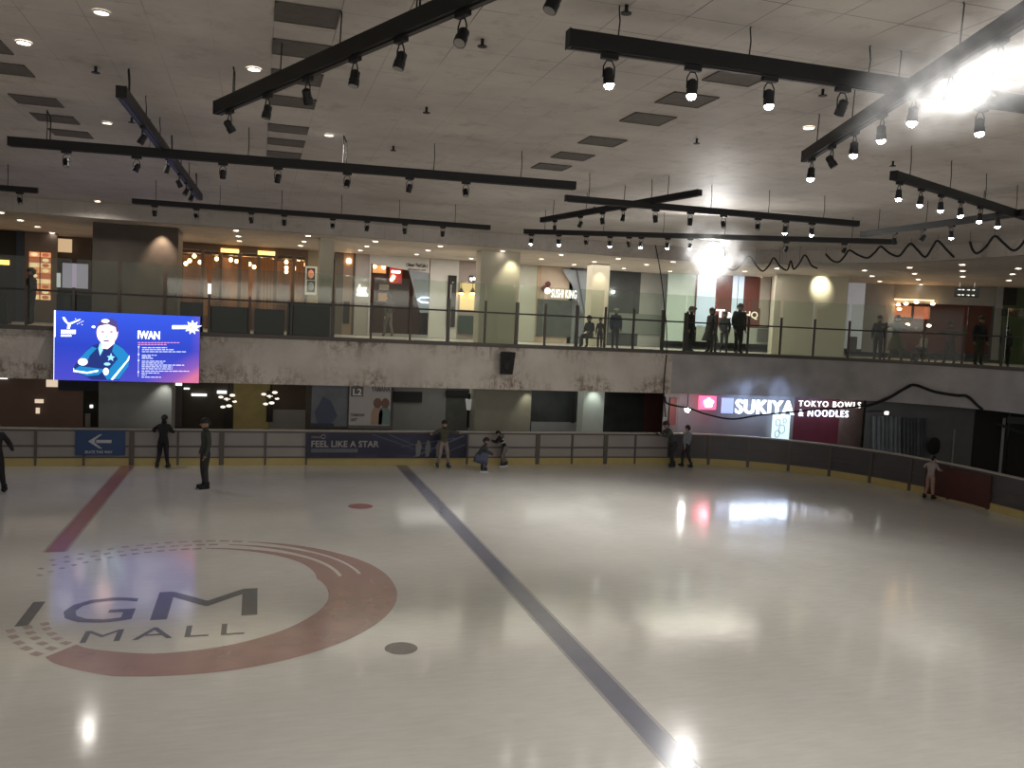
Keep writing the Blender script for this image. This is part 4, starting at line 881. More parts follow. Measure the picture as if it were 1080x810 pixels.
for px, py, lab, m in ((25, 44, 'lit recessed downlight in the main ceiling near the left edge', 'e_down'), (268, 72, 'lit recessed downlight just left of the big diagonal track', 'e_down'), (103, 212, 'lit recessed downlight above the wide brown column', 'e_down'),
                    (853, 134, 'lit recessed downlight left of the bright misty glare', 'e_down'), (113, 129, 'faint recessed downlight beside the short receding track', 'e_dim'), (107, 12, 'faint recessed downlight at the top left of the ceiling', 'e_dim'), (347, 142, 'faint recessed downlight behind the long crossing track', 'e_dim')):
    p = at_z(px, py, CEIL); downlight(p, .07, M[m], lab, 'main ceiling downlights')
    ld = bpy.data.lights.new('downlight_beam', 'SPOT'); ld.energy = 170 if p.y > 20 else (230 if p.y > 13.2 else 6); ld.spot_size = math.radians(160); ld.spot_blend = .9; ld.color = (1, .95, .88); ld.shadow_soft_size = .08; ld.specular_factor = .05
    lo = bpy.data.objects.new('downlight_beam', ld); C.objects.link(lo); lo.location = p+Vector((0, -.5 if p.y > 20 else 0, -.05))
cdl = [(1, 224), (21.5, 232), (39.5, 239), (55, 245.5), (69, 251), (195, 260), (209.5, 261), (249, 243), (251.5, 249), (252.5, 254), (253, 259.5), (325, 248.5), (320.6, 254.5), (317, 259), (314, 264), (396, 254.5), (387, 259.5), (380, 264), (372.7, 268),
 (464.5, 259.5), (451.5, 264), (439.5, 268), (429, 272), (530, 264.5), (497, 272.5), (483.5, 276), (592, 268.5), (571, 273), (605.5, 279), (586, 282.5), (627, 276), (652, 272.7), (635, 285.5), (682, 279), (658, 283), (682.7, 288.5), (710, 276), (707, 286), (729, 291.5),
 (785.5, 286), (802, 292), (819.5, 283), (774, 294.5), (912, 285), (920, 291), (928, 296.6), (934, 301), (959.5, 282), (964.5, 288.5), (968.5, 294.5), (971.5, 300), (1015, 279), (1015.5, 285.5), (1015.5, 291.5), (1074, 283), (1068, 289), (1064, 295.5)]
cdl.sort()
for i, (px, py) in enumerate(cdl):
    downlight(at_z(px, py, CORR), .085, M['e_down'], 'recessed walkway downlight, %s counting from the left along the upper walkway' % ordn(i+1), 'walkway downlights')
def sprinkler(px, py, lab):
    p = at_z(px, py, CEIL); t = empty('sprinkler_head', tuple(p), label=lab, cat='sprinkler', group='ceiling sprinklers')
    MB().tube([(0, 0, 0), (0, 0, -.07)], .018, 6).build('stem', M['black'], t); MB().tube([(0, 0, -.07), (0, 0, -.08)], .05, 8).build('deflector', M['black'], t)
for i, (px, py) in enumerate([(101, 70), (139, 124), (450, 113), (509, 41), (415, 154), (868, 94), (735, 146), (942, 170), (627, 218), (661, 5)]):
    sprinkler(px, py, 'small dark ceiling sprinkler, ' + ['left, above the short receding track', 'beside the receding track', 'in the middle ceiling above the crossing track', 'between the two big near tracks', 'just above the long crossing track', 'beneath the unlit lamp of the right near track', 'over the far crossing tracks', 'left of the far right track', 'beyond the end of the long crossing track', 'at the top edge over the right near track'][i])

# ------------------------------------------------------------------ lighting tracks and spotlights
def make_spot(lit):
    t = empty('track_spotlight', (0, 0, 0))
    MB().box((-.09, -.03, .155), (.09, .03, .2)).build('adapter', M['black'], t)
    yk = MB().tube([(-.062, 0, -.03), (-.062, 0, .08), (-.03, 0, .14), (.03, 0, .14), (.062, 0, .08), (.062, 0, -.03)], .008, 5); yk.build('yoke', M['black'], t)
    hd = empty('lamp_head', (0, 0, -.02)); hd.parent = t
    h = MB().tube([(0, 0, .09), (0, 0, .07), (0, 0, -.01), (0, 0, -.012), (0, 0, -.085)], [.03, .052, .052, .058, .058], 14)
    h.build('housing', M['black'], hd, False)
    if lit: MB().ell((0, 0, 0), (.052, .052, .045), 14, 5, 0, 0).xf(Matrix.Translation((0, 0, -.085)) @ Matrix.Rotation(PI, 4, 'X')).build('lens', M['e_lamp'], hd, True)
    else: MB().disc((0, 0), .05, -.087, 16).build('lens', M['lens'], hd)
    return t
SPOT = {True: make_spot(True), False: make_spot(False)}
used = {True: False, False: False}
TR = [
 ('near left diagonal track', (230, 114), (473, 7), 7.05, 1.35, .15, [(241, 126, 0), (281, 112, 0), (323, 95, 0), (373, 77, 0), (421, 56, 0), (486, 30, 0), (583, -6, 0)], 'thick black lighting track slanting across the upper left ceiling'),
 ('long crossing track', (10, 149), (607, 196), 6.95, 1.0, .13, [(70, 165, 0), (144, 173, 0), (235, 179, 0), (293, 185, 0), (366, 190, 0), (432, 194, 0), (491, 200, 0)], 'very long black lighting track spanning the left half of the ceiling'),
 ('short receding track', (128, 97), (211, 208), 7.06, 1.0, .13, [(152, 143, 0), (178, 173, 0), (191, 189, 0), (198, 198, 0), (203, 206, 0)], 'black lighting track running away from view and crossing above the long one'),
 ('far left track stub', (-60, 193.5), (40, 201), 6.95, 1.0, .11, [(21, 208, 0)], 'short end of a black lighting track at the left edge'),
 ('far left track', (140, 212), (517, 240), 6.95, 1.0, .11, [(163, 221, 0), (207, 225, 0), (265, 229, 0), (300, 231, 0), (351, 235, 0), (387, 238, 0), (427, 241, 0), (467, 244, 0)], 'thin far black lighting track above the shopfronts at left'),
 ('near right track', (600, 41), (953, 92), 7.1, 1.5, .15, [(642, 73, 1), (730, 84, 1), (811, 95, 1), (888, 103, 0), (1033, 130, 1)], 'thick black lighting track across the upper right with lit lamps'),
 ('misty right diagonal track', (850, 165), (1053, 33), 7.0, 1.3, .14, [(855, 182, 1), (876, 168, 0), (900, 155, 1), (929, 140, 1), (962, 118, 1), (1000, 92, 1), (1052, 60, 1)], 'black lighting track slanting through bright glare at the upper right'),
 ('far middle track', (597, 209), (905, 236), 6.95, 1.0, .11, [(691, 228, 0), (728, 230, 0), (763, 233, 0), (799, 237, 0), (828, 241, 1), (856, 243, 1)], 'black lighting track beyond the vents, crossed by a shorter one'),
 ('short far crossing track', (572, 232), (738, 203), 7.04, 1.0, .11, [(585, 241, 0), (612, 237, 0), (635, 231, 0), (657, 226, 0)], 'short black lighting track slanting up across the far middle one'),
 ('farthest track', (553, 244), (943, 255), 6.9, 1.0, .11, [(560, 253, 1), (589, 257, 1), (618, 257, 0), (643, 262, 1), (663, 259, 0), (676, 264, 1), (704, 265, 1), (728, 262, 1), (829, 261, 0), (890, 263, 0)], 'farthest black lighting track, level above the sushi and tea shops'),
 ('far right descending track', (943, 185), (1080, 228), 6.95, 1.1, .12, [(948, 203, 1), (971, 210, 1), (992, 217, 1), (1013, 223, 1), (1033, 230, 1), (1052, 237, 1)], 'black lighting track sloping down to the right edge with six lit lamps'),
 ('far right rising track', (910, 247), (1080, 224), 6.95, 1.0, .11, [(943, 251, 0), (973, 247, 0), (1003, 245, 1)], 'far black lighting track meeting the right edge above the walkway'),
]
def proj(p):
    d = p-EYE; k = d.dot(fw); return 540+F*d.dot(rt)/k, 405-F*d.dot(up)/k
def best_param(px, py, z, a, b):
    best = (9e9, 0)
    for i in range(6, 995):
        q = a+(b-a)*(i/1000); x, y = proj(Vector((q.x, q.y, z))); e_ = (x-px)**2+.3*(y-py)**2
        if e_ < best[0]: best = (e_, i/1000)
    return best[1]
def near_param(px, py, z, a, b):
    p = at_z(px, py, z); d = b-a; return max(.02, min(.99, (p-a).dot(d)/d.length_squared))
for (nm, e0, e1, z, ext, th, lamps, lab) in TR:
    a = at_z(e0[0], e0[1], z); b = at_z(e1[0], e1[1], z)
    if ext > 1: b = a+(b-a)*ext
    hs = .86 if th > .135 else .78
    t = empty('lighting_track', tuple(a), math.atan2(b.y-a.y, b.x-a.x), label=lab, cat='lighting track'); L = (b-a).length
    MB().box((0, -.055, -th/2), (L, .055, th/2)).build('beam', M['black'], t)
    MB().box((-.012, -.06, -th/2-.005), (0, .06, th/2+.005)).build('end_cap', M['black'], t)
    MB().box((.03, -.018, -th/2-.012), (L-.03, .018, -th/2)).build('track_rail', M['rail'], t)
    nw = max(2, int(L/1.25)); 
    for k in range(nw):
        u = (k+.35)/nw*L; hh_ = CEIL-z
        MB().tube([(u, 0, th/2), (u+.01, 0, th/2+hh_*.4), (u, .01, hh_-.02), (u, 0, hh_)], .007, 5).build('hanging_wire', M['wire'], t)
        if k % 3 == 0 and nm in ('near left diagonal track', 'long crossing track', 'short receding track'):
            MB().tube([(u+.05, 0, th/2), (u+.055, 0, th/2+hh_*.45), (u+.05, 0, hh_*.8), (u+.02, 0, hh_*.92), (u+.0, 0, hh_)], .01, 5).build('supply_cable', M['wire'], t)
    nl = len(lamps)
    for i, (px, py, lit) in enumerate(lamps):
        lit = bool(lit); u = best_param(px, py, z-th/2-.25*hs, a, b)
        p = Vector((a.x, a.y, z))+(Vector((b.x, b.y, z))-Vector((a.x, a.y, z)))*u
        if used[lit]: s = copy_tree(SPOT[lit])
        else: s = SPOT[lit]; used[lit] = True
        s.scale = (hs, hs, hs); s.location = (p.x, p.y, z-th/2-.2*hs-.012); s.rotation_euler = (0, 0, math.atan2(b.y-a.y, b.x-a.x))
        for ch in s.children:
            if ch.name.startswith('lamp_head'):
                ch.rotation_euler = (random.uniform(-.12, .12), random.uniform(-.1, .1), 0) if lit else (random.choice((-1, 1))*random.uniform(.15, .6), random.uniform(-.45, .45), 0)
        tag(s, '%s spotlight, %s from the left on the %s' % ('lit' if lit else 'unlit', ordn(i+1), nm), 'spotlight', 'spotlights on the '+nm)
        if lit:
            ld = bpy.data.lights.new('spot_beam', 'SPOT'); ld.energy = {'farthest track': 150, 'far middle track': 130, 'far right descending track': 34, 'near right track': 34}.get(nm, 22); ld.spot_size = math.radians(95); ld.spot_blend = .8; ld.color = (1, .97, .93); ld.shadow_soft_size = .06
            lo = bpy.data.objects.new('spot_beam', ld); C.objects.link(lo); lo.location = (p.x, p.y, s.location.z-.16)

# big floodlight on the far track
p = at_z(752, 267, 6.55); t = empty('flood_light', tuple(p), math.atan2(-p.x, p.y)*1.0, label='dazzling round floodlight hanging before the tea shop', cat='floodlight')
MB().tube([(0, .12, 0), (0, 0, 0), (0, -.05, 0)], [.12, .25, .27], 20).build('housing', M['black'], t)
n = 20; MB().poly([(.25*math.cos(2*PI*k/n), -.055, .25*math.sin(2*PI*k/n)) for k in range(n)]).build('glowing_lens', M['e_flood'], t)
MB().tube([(0, .05, .25), (0, .05, 6.9-6.55)], .02, 6).build('hanger', M['black'], t)
ld = bpy.data.lights.new('flood', 'SPOT'); ld.energy = 170; ld.spot_size = math.radians(140); ld.spot_blend = .6; ld.color = (1, .97, .92); ld.shadow_soft_size = .25
lo = bpy.data.objects.new('flood', ld); C.objects.link(lo); lo.location = p+Vector((-.12, -.3, -.05)); lo.rotation_euler = (math.radians(60), 0, -t.rotation_euler.z*0+.4)

# ------------------------------------------------------------------ self-glowing volumes that stand in for lamp glare, sign glow and haze
def glow_mist(name, c, r, rot, dens, em, label, scale=2.0, seed=0, soft=1.0, ecol=(1, .97, .93)):
    m = bpy.data.materials.new(name+'_emission'); m.use_nodes = True; nt = m.node_tree; nt.nodes.remove(nt.nodes['Principled BSDF'])
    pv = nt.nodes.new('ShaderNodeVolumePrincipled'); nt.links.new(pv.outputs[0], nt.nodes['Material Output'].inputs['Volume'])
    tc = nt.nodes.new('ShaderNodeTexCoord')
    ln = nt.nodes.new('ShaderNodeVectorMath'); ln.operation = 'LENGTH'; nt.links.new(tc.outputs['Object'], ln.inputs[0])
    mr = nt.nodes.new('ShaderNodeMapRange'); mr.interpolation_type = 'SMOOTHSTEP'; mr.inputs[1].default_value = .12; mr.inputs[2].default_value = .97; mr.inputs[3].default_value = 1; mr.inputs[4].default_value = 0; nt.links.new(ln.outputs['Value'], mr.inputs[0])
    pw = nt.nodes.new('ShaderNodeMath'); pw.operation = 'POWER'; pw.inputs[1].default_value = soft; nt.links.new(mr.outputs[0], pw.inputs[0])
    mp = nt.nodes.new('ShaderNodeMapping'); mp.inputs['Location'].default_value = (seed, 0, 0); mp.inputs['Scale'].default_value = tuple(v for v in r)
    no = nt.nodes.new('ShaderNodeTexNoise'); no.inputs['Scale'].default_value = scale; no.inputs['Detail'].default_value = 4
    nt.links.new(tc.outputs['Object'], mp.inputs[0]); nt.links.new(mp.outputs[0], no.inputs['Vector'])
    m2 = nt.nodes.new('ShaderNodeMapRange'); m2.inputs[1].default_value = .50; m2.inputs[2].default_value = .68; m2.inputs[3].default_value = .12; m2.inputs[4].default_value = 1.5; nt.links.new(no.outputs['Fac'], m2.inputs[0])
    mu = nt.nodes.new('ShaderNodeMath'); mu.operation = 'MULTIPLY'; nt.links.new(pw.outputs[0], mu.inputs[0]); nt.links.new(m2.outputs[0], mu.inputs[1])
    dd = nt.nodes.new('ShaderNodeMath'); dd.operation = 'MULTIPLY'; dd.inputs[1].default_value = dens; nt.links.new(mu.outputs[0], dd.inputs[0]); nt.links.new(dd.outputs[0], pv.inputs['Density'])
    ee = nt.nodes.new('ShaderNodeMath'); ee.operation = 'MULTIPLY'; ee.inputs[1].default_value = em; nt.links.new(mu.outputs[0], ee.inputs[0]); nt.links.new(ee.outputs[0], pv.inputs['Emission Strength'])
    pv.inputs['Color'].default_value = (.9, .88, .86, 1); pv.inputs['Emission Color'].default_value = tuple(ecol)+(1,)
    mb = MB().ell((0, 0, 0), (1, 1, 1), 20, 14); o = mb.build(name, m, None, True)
    o.location = c; o.scale = r; o.rotation_euler = rot; tag(o, label, 'glow_mist', kind='stuff'); return o
ta = at_z(850, 165, 7.0); tb_ = at_z(1053, 33, 7.0); ang = math.atan2(tb_.y-ta.y, tb_.x-ta.x)
m0 = at_z(948, 121, 6.62); m1 = at_z(1150, 38, 6.62); ang2 = math.atan2(m1.y-m0.y, m1.x-m0.x)
glow_mist('glow_mist', tuple((m0+m1)/2), ((m1-m0).length*.62, .36, .27), (0, 0, ang2), .2, 5.5, 'brilliant self-glowing volume standing in for glare of the diagonal track lamps at upper right', 3.4, 0, 1.2)
glow_mist('glow_mist', tuple(at_z(1015, 85, 6.78)), (2.3, 1.0, .5), (0, 0, ang), .12, .6, 'thin self-glowing grey haze around the diagonal track at upper right', 2.4, 4, 1)
glow_mist('glow_mist', tuple(p), (1.7, 1.7, 1.7), (0, 0, 0), .04, 3.2, 'bright self-glowing volume standing in for glare around the far floodlight', 1.6, 9, 4.2)
q = hit(790, 417, A3, B3)
glow_mist('glow_mist', (q.x-.2, q.y-1.35, q.z+.25), (3.2, .8, .95), (0, 0, -.1), .05, .40, 'faint blue self-glowing volume standing in for the glow of the big restaurant sign', 1.3, 2, 1.4, (.45, .6, 1))

# ------------------------------------------------------------------ people
SKIN = mat('skin', (.36, .21, .14), .6)
def cmat(c, n=[0]):
    n[0] += 1; return mat('cloth_%d' % n[0], c, .85, var=.25, scale=9)
BASE = dict(pel=(0, 0, .52), bel=(0, .005, .61), che=(0, .0, .73), nec=(0, 0, .825), h0=(0, .01, .865), h1=(0, .02, .91), h2=(0, .012, .955),
 sL=(-.092, 0, .785), eL=(-.125, -.012, .63), wL=(-.13, .035, .495), kL=(-.13, .055, .45), sR=(.092, 0, .785), eR=(.125, -.012, .63), wR=(.13, .035, .495), kR=(.13, .055, .45),
 hL=(-.048, 0, .50), nL=(-.055, .018, .285), aL=(-.058, -.01, .05), tL=(-.063, .075, .022), hR=(.048, 0, .50), nR=(.055, .018, .285), aR=(.058, -.01, .05), tR=(.063, .075, .022))
RAD = dict(pel=.078, bel=.072, che=.084, nec=.034, h0=.046, h1=.062, h2=.05, sL=.046, eL=.035, wL=.024, kL=.026, hL=.062, nL=.044, aL=.03, tL=.026)
for k in list(RAD):
    if k.endswith('L'): RAD[k[:-1]+'R'] = RAD[k]
EDG = [('pel', 'bel'), ('bel', 'che'), ('che', 'nec'), ('nec', 'h0'), ('h0', 'h1'), ('h1', 'h2')]
for q in 'LR': EDG += [('che', 's'+q), ('s'+q, 'e'+q), ('e'+q, 'w'+q), ('w'+q, 'k'+q), ('pel', 'h'+q), ('h'+q, 'n'+q), ('n'+q, 'a'+q), ('a'+q, 't'+q)]
POSE = {
 'stand': {},
 'walk': dict(nL=(-.05, .07, .29), aL=(-.05, .08, .05), tL=(-.055, .165, .022), nR=(.05, -.0, .285), aR=(.05, -.12, .07), tR=(.055, -.05, .022), wL=(-.12, -.04, .5), kL=(-.12, -.03, .455), eR=(.12, .02, .63), wR=(.1, .12, .52), kR=(.095, .15, .49)),
 'lean': dict(eL=(-.19, .05, .70), wL=(-.2, .16, .66), kL=(-.2, .2, .655), eR=(.14, .07, .68), wR=(.14, .18, .655), kR=(.14, .215, .65), nL=(-.07, .04, .28), aL=(-.09, -.05, .05), tL=(-.1, .03, .022), nR=(.06, .0, .28), aR=(.09, -.01, .05), tR=(.1, .07, .022), nec=(0, .04, .82), h0=(0, .06, .855), h1=(0, .08, .9), h2=(0, .075, .945), che=(0, .03, .725), sL=(-.092, .035, .78), sR=(.092, .035, .78)),
 'skate': dict(pel=(0, -.03, .49), bel=(0, -.005, .58), che=(0, .03, .70), nec=(0, .055, .79), h0=(0, .075, .83), h1=(0, .09, .875), h2=(0, .085, .92), sL=(-.092, .045, .755), sR=(.092, .045, .755), eL=(-.17, .02, .63), wL=(-.21, .1, .55), kL=(-.22, .14, .53), eR=(.17, .02, .63), wR=(.2, .1, .55), kR=(.21, .14, .53),
   hL=(-.048, -.03, .47), hR=(.048, -.03, .47), nL=(-.08, .05, .28), aL=(-.09, .0, .055), tL=(-.1, .085, .024), nR=(.07, .04, .27), aR=(.1, -.05, .055), tR=(.12, .03, .024)),
 'arms': dict(eL=(-.2, .02, .75), wL=(-.3, .06, .74), kL=(-.34, .07, .735), eR=(.2, .02, .74), wR=(.28, .07, .72), kR=(.32, .09, .72), nL=(-.09, .03, .28), aL=(-.12, -.01, .055), tL=(-.13, .07, .024), nR=(.08, .03, .28), aR=(.11, -.03, .055), tR=(.13, .05, .024)),
 'push': dict(pel=(0, -.06, .48), bel=(0, -.01, .57), che=(0, .06, .68), nec=(0, .12, .77), h0=(0, .15, .80), h1=(0, .175, .845), h2=(0, .17, .89), sL=(-.092, .1, .73), sR=(.092, .1, .73), eL=(-.12, .2, .63), wL=(-.1, .32, .66), kL=(-.1, .36, .67), eR=(.12, .2, .63), wR=(.1, .32, .66), kR=(.1, .36, .67),
   hL=(-.048, -.06, .46), hR=(.048, -.06, .46), nL=(-.06, .04, .27), aL=(-.06, -.03, .055), tL=(-.065, .055, .024), nR=(.06, -.02, .27), aR=(.065, -.12, .055), tR=(.07, -.04, .024)),
 'crouch': dict(pel=(0, -.12, .25), bel=(0, -.07, .34), che=(0, .0, .45), nec=(0, .05, .54), h0=(0, .07, .575), h1=(0, .085, .62), h2=(0, .08, .665), sL=(-.092, .04, .5), sR=(.092, .04, .5), eL=(-.13, .1, .4), wL=(-.09, .2, .36), kL=(-.08, .235, .35), eR=(.13, .1, .4), wR=(.09, .2, .36), kR=(.08, .235, .35),
   hL=(-.055, -.1, .24), hR=(.055, -.1, .24), nL=(-.1, .1, .3), aL=(-.09, .02, .055), tL=(-.1, .1, .024), nR=(.1, .1, .3), aR=(.09, .0, .055), tR=(.1, .09, .024)),
 'sit': dict(pel=(0, 0, .29), bel=(0, .0, .37), che=(0, .02, .49), nec=(0, .03, .585), h0=(0, .045, .62), h1=(0, .06, .665), h2=(0, .055, .71), sL=(-.092, .02, .545), sR=(.092, .02, .545), eL=(-.12, .03, .4), wL=(-.08, .14, .37), kL=(-.07, .18, .36), eR=(.12, .03, .4), wR=(.08, .14, .37), kR=(.07, .18, .36),
   hL=(-.05, .02, .275), hR=(.05, .02, .275), nL=(-.07, .23, .285), aL=(-.07, .2, .055), tL=(-.075, .28, .022), nR=(.07, .23, .285), aR=(.07, .2, .055), tR=(.075, .28, .022)),
}
def person(px, py, zf, h, rz, pose, cols, label, Y=None, cap=None, skates=False, bulk=1.0, long_hair=False, skirt=None, loc=None, group=None):
    """cols: top, bottom, shoe, hair"""
    if loc is None:
        p = at_y(px, py, Y) if Y else at_z(px, py, zf); loc = (p.x, p.y, zf)
    J = dict(BASE); J.update(POSE[pose]); lift = .035 if skates else 0
    J = {k: Vector(v)*h+Vector((0, 0, lift)) for k, v in J.items()}
    names = list(J); me = bpy.data.meshes.new('skeleton'); me.from_pydata([J[k] for k in names], [(names.index(a), names.index(b)) for a, b in EDG], [])
    bm = bmesh.new(); bm.from_mesh(me); sk = bm.verts.layers.skin.verify(); bm.verts.ensure_lookup_table()
    for i, k in enumerate(names):
        r = RAD[k]*h*(bulk if k in ('pel', 'bel', 'che', 'sL', 'sR', 'eL', 'eR') else 1)
        bm.verts[i][sk].radius = (r, r*(.78 if k in ('pel', 'bel', 'che') else 1)); bm.verts[i][sk].use_root = (k == 'pel')
    bm.to_mesh(me); bm.free()
    tmp = bpy.data.objects.new('skeleton', me); C.objects.link(tmp)
    tmp.modifiers.new('s', 'SKIN'); sb = tmp.modifiers.new('u', 'SUBSURF'); sb.levels = 2; sb.render_levels = 2
    bpy.context.view_layer.update(); body = bpy.data.meshes.new_from_object(tmp.evaluated_get(bpy.context.evaluated_depsgraph_get()))
    bpy.data.objects.remove(tmp); bpy.data.meshes.remove(me); body.name = 'person'
    for m in (SKIN, cols[0], cols[1], cols[2], cols[3]): body.materials.append(m)
    seg = [('pel', 'bel', 1), ('bel', 'che', 1), ('che', 'nec', 1), ('nec', 'h0', 0), ('h0', 'h1', 0), ('h1', 'h2', 0)]
    for q in 'LR': seg += [('che', 's'+q, 1), ('s'+q, 'e'+q, 1), ('e'+q, 'w'+q, 1), ('w'+q, 'k'+q, 0), ('pel', 'h'+q, 2), ('h'+q, 'n'+q, 2), ('n'+q, 'a'+q, 2), ('a'+q, 't'+q, 3)]
    for f in body.polygons:
        c = f.center; best = 9e9
        for a, b, mi in seg:
            A_, B_ = J[a], J[b]; d = B_-A_; t_ = max(0, min(1, (c-A_).dot(d)/max(d.length_squared, 1e-9))); q = (c-A_-d*t_).length-RAD[a]*h*.6
            if q < best: best = q; f.material_index = mi
        f.use_smooth = True
    # face, ears and fingers, added to the same body mesh
    x = MB(); hc = J['h1']; r = RAD['h1']*h
    x.tube([hc+Vector((0, r*.75, .1*r)), hc+Vector((0, r*1.12, -.12*r)), hc+Vector((0, r*.8, -.2*r))], [.05*r, .14*r, .06*r], 6, 0)
    for sx in (-1, 1):
        x.ell(hc+Vector((sx*r*.33, r*.84, .12*r)), (.1*r, .06*r, .07*r), 6, 4, 4); x.ell(hc+Vector((sx*r*.88, 0, 0)), (.1*r, .17*r, .25*r), 6, 4, 0)
    x.ell(hc+Vector((0, r*.78, -.42*r)), (.22*r, .08*r, .05*r), 6, 4, 0)
    for q in 'LR':
        d = (J['k'+q]-J['w'+q]).normalized(); side = d.cross(Vector((0, 1, 0.3))).normalized(); nrm = side.cross(d)
        for k in range(4):
            o_ = J['k'+q]+side*(k-1.5)*.0095*h; ln_ = h*(.036, .042, .039, .03)[k]
            x.tube([o_, o_+d*ln_*.55, o_+d*ln_+nrm*.01*h], [.0055*h, .005*h, .0038*h], 5, 0)
        o_ = J['w'+q]+d*.012*h; x.tube([o_, o_+side*.022*h+d*.015*h, o_+side*.026*h+d*.035*h], [.007*h, .006*h, .0045*h], 5, 0)
    bm = bmesh.new(); bm.from_mesh(body); vs = [bm.verts.new(v) for v in x.v]
    for f, mi in zip(x.f, x.mi):
        try:
            nf = bm.faces.new([vs[i] for i in f]); nf.material_index = mi; nf.smooth = True
        except ValueError: pass
    bm.to_mesh(body); bm.free()
    o = bpy.data.objects.new('person', body); C.objects.link(o); o.location = loc; o.rotation_euler = (0, 0, rz); tag(o, label, 'person', group)
    up_ = (J['h2']-J['h0']).normalized(); hcen = J['h1']*.5+J['h2']*.5
    R_ = Vector((0, 0, 1)).rotation_difference(up_).to_matrix().to_4x4()
    hr = MB().ell((0, 0, 0), (r*1.0, r*1.1, r*1.08), 14, 7, 0, -.15)
    hr.tube([(0, -r*.5, r*.1), (0, -r*.72, -r*.5), (0, -r*.5, -r*(2.2 if long_hair else .95))], [r*.75, r*.62, r*.3], 10)
    hr.xf(Matrix.Translation(hcen+Vector((0, -r*.12, r*.12))) @ R_).build('hair', cols[3], o, True)
    if cap:
        MB().ell((0, 0, 0), (r*1.1, r*1.18, r*1.0), 14, 6, 0, .0).tube([(0, r*.7, .08*r), (0, r*1.75, -.02*r)], [r*.75, r*.45], 8).xf(Matrix.Translation(hcen+Vector((0, -r*.05, r*.3))) @ R_ @ Matrix.Diagonal((1, 1, .9, 1))).build('cap', cap, o, True)
    if skirt:
        sk_ = MB().tube([J['bel'], J['pel'], (J['pel']+(J['nL']+J['nR'])/2)/2, (J['nL']+J['nR'])/2+Vector((0, 0, -.03*h))], [.075*h, .1*h, .15*h, .19*h], 14, cap=False); sk_.build('skirt', skirt, o, True)
    if skates:
        for q in 'LR':
            a_ = J['a'+q]; t_ = J['t'+q]; d = Vector((t_.x-a_.x, t_.y-a_.y, 0)).normalized(); z = .0
            b_ = MB().tube([a_+Vector((0, 0, .05*h)), a_+Vector((0, 0, -.0)), ], [.036*h, .036*h], 10)
            b_.tube([Vector((a_.x, a_.y, .045+.028*h))-d*.03*h, Vector((t_.x, t_.y, .04+.022*h))+d*.02*h], [.034*h, .026*h], 10); 
            bo = b_.build('skate_boot', cols[2], o, True)
            MB().bar(Vector((a_.x, a_.y, .022))-d*.05*h, Vector((t_.x, t_.y, .022))+d*.04*h, .006, .042).build('blade', M['steel'], bo)
    return o
K = cmat((.012, .012, .014)); K2 = cmat((.03, .03, .032)); HAIR = mat('dark_hair', (.012, .01, .009), .6); JE = cmat((.025, .03, .045)); GR = cmat((.075, .075, .07))
person(-5, 520, 0, 1.78, .3, 'skate', (K, K, K, HAIR), 'skater in black, half out of view at the left edge of the ice', skates=True)
person(172, 490, 0, 1.52, -.15, 'lean', (K, K, K2, HAIR), 'skater in black leaning on the barrier right of the arrow sign', skates=True, loc=(at_y(172, 490, 26.2).x, 26.12, 0))
person(216, 516.5, 0, 1.82, 1.9, 'stand', (cmat((.045, .05, .042)), K2, K, HAIR), 'skater in dark grey top standing sideways on the open ice', skates=True)
person(467, 489, 0, 1.48, 3.3, 'arms', (cmat((.075, .07, .05)), cmat((.26, .21, .19)), cmat((.05, .07, .08)), HAIR), 'skater in olive top and pale trousers with arms out before the banner', skates=True, bulk=1.1, loc=(at_y(467, 489, 26.0).x, 26.0, 0))
person(508, 497, 0, 1.45, -1.7, 'crouch', (cmat((.045, .05, .065)), cmat((.09, .10, .16)), K2, HAIR), 'child in blue grey skirt crouching on the ice by the barrier', skirt=cmat((.10, .11, .18)), skates=True)
kid = person(530, 492, 0, 1.2, 1.5, 'push', (cmat((.015, .015, .018)), cmat((.2, .17, .16)), K2, HAIR), 'small child in black top with white stripes pushing the crouching child', skates=True)
MB().bar((-.125, -.02, .83), (-.11, .1, .76), .012, .03).bar((-.125, .03, .92), (-.11, .12, .86), .012, .03).build('shirt_stripe', M['white'], kid)
person(704, 490, 0, 1.66, 1.7, 'push', (cmat((.06, .065, .07)), K2, K2, HAIR), 'skater in dark grey hooded top bending by the barrier corner', skates=True, loc=(at_z(704, 492, 0).x, 25.95, 0))
person(722, 489, 0, 1.42, .35, 'walk', (cmat((.24, .25, .27)), K2, K2, HAIR), 'child in light grey shirt skating beside the dark hooded skater', skates=True, loc=(at_y(722, 489, 26.0).x, 25.9, 0))
wp = cmat((.32, .27, .26)); q = at_z(984, 526, 0); person(986, 524, 0, 1.28, -1.2, 'lean', (wp, cmat((.30, .20, .16)), K, HAIR), 'small child in pale patterned shirt holding the curved barrier at right', skates=True, loc=(q.x-.22, q.y-.08, 0))
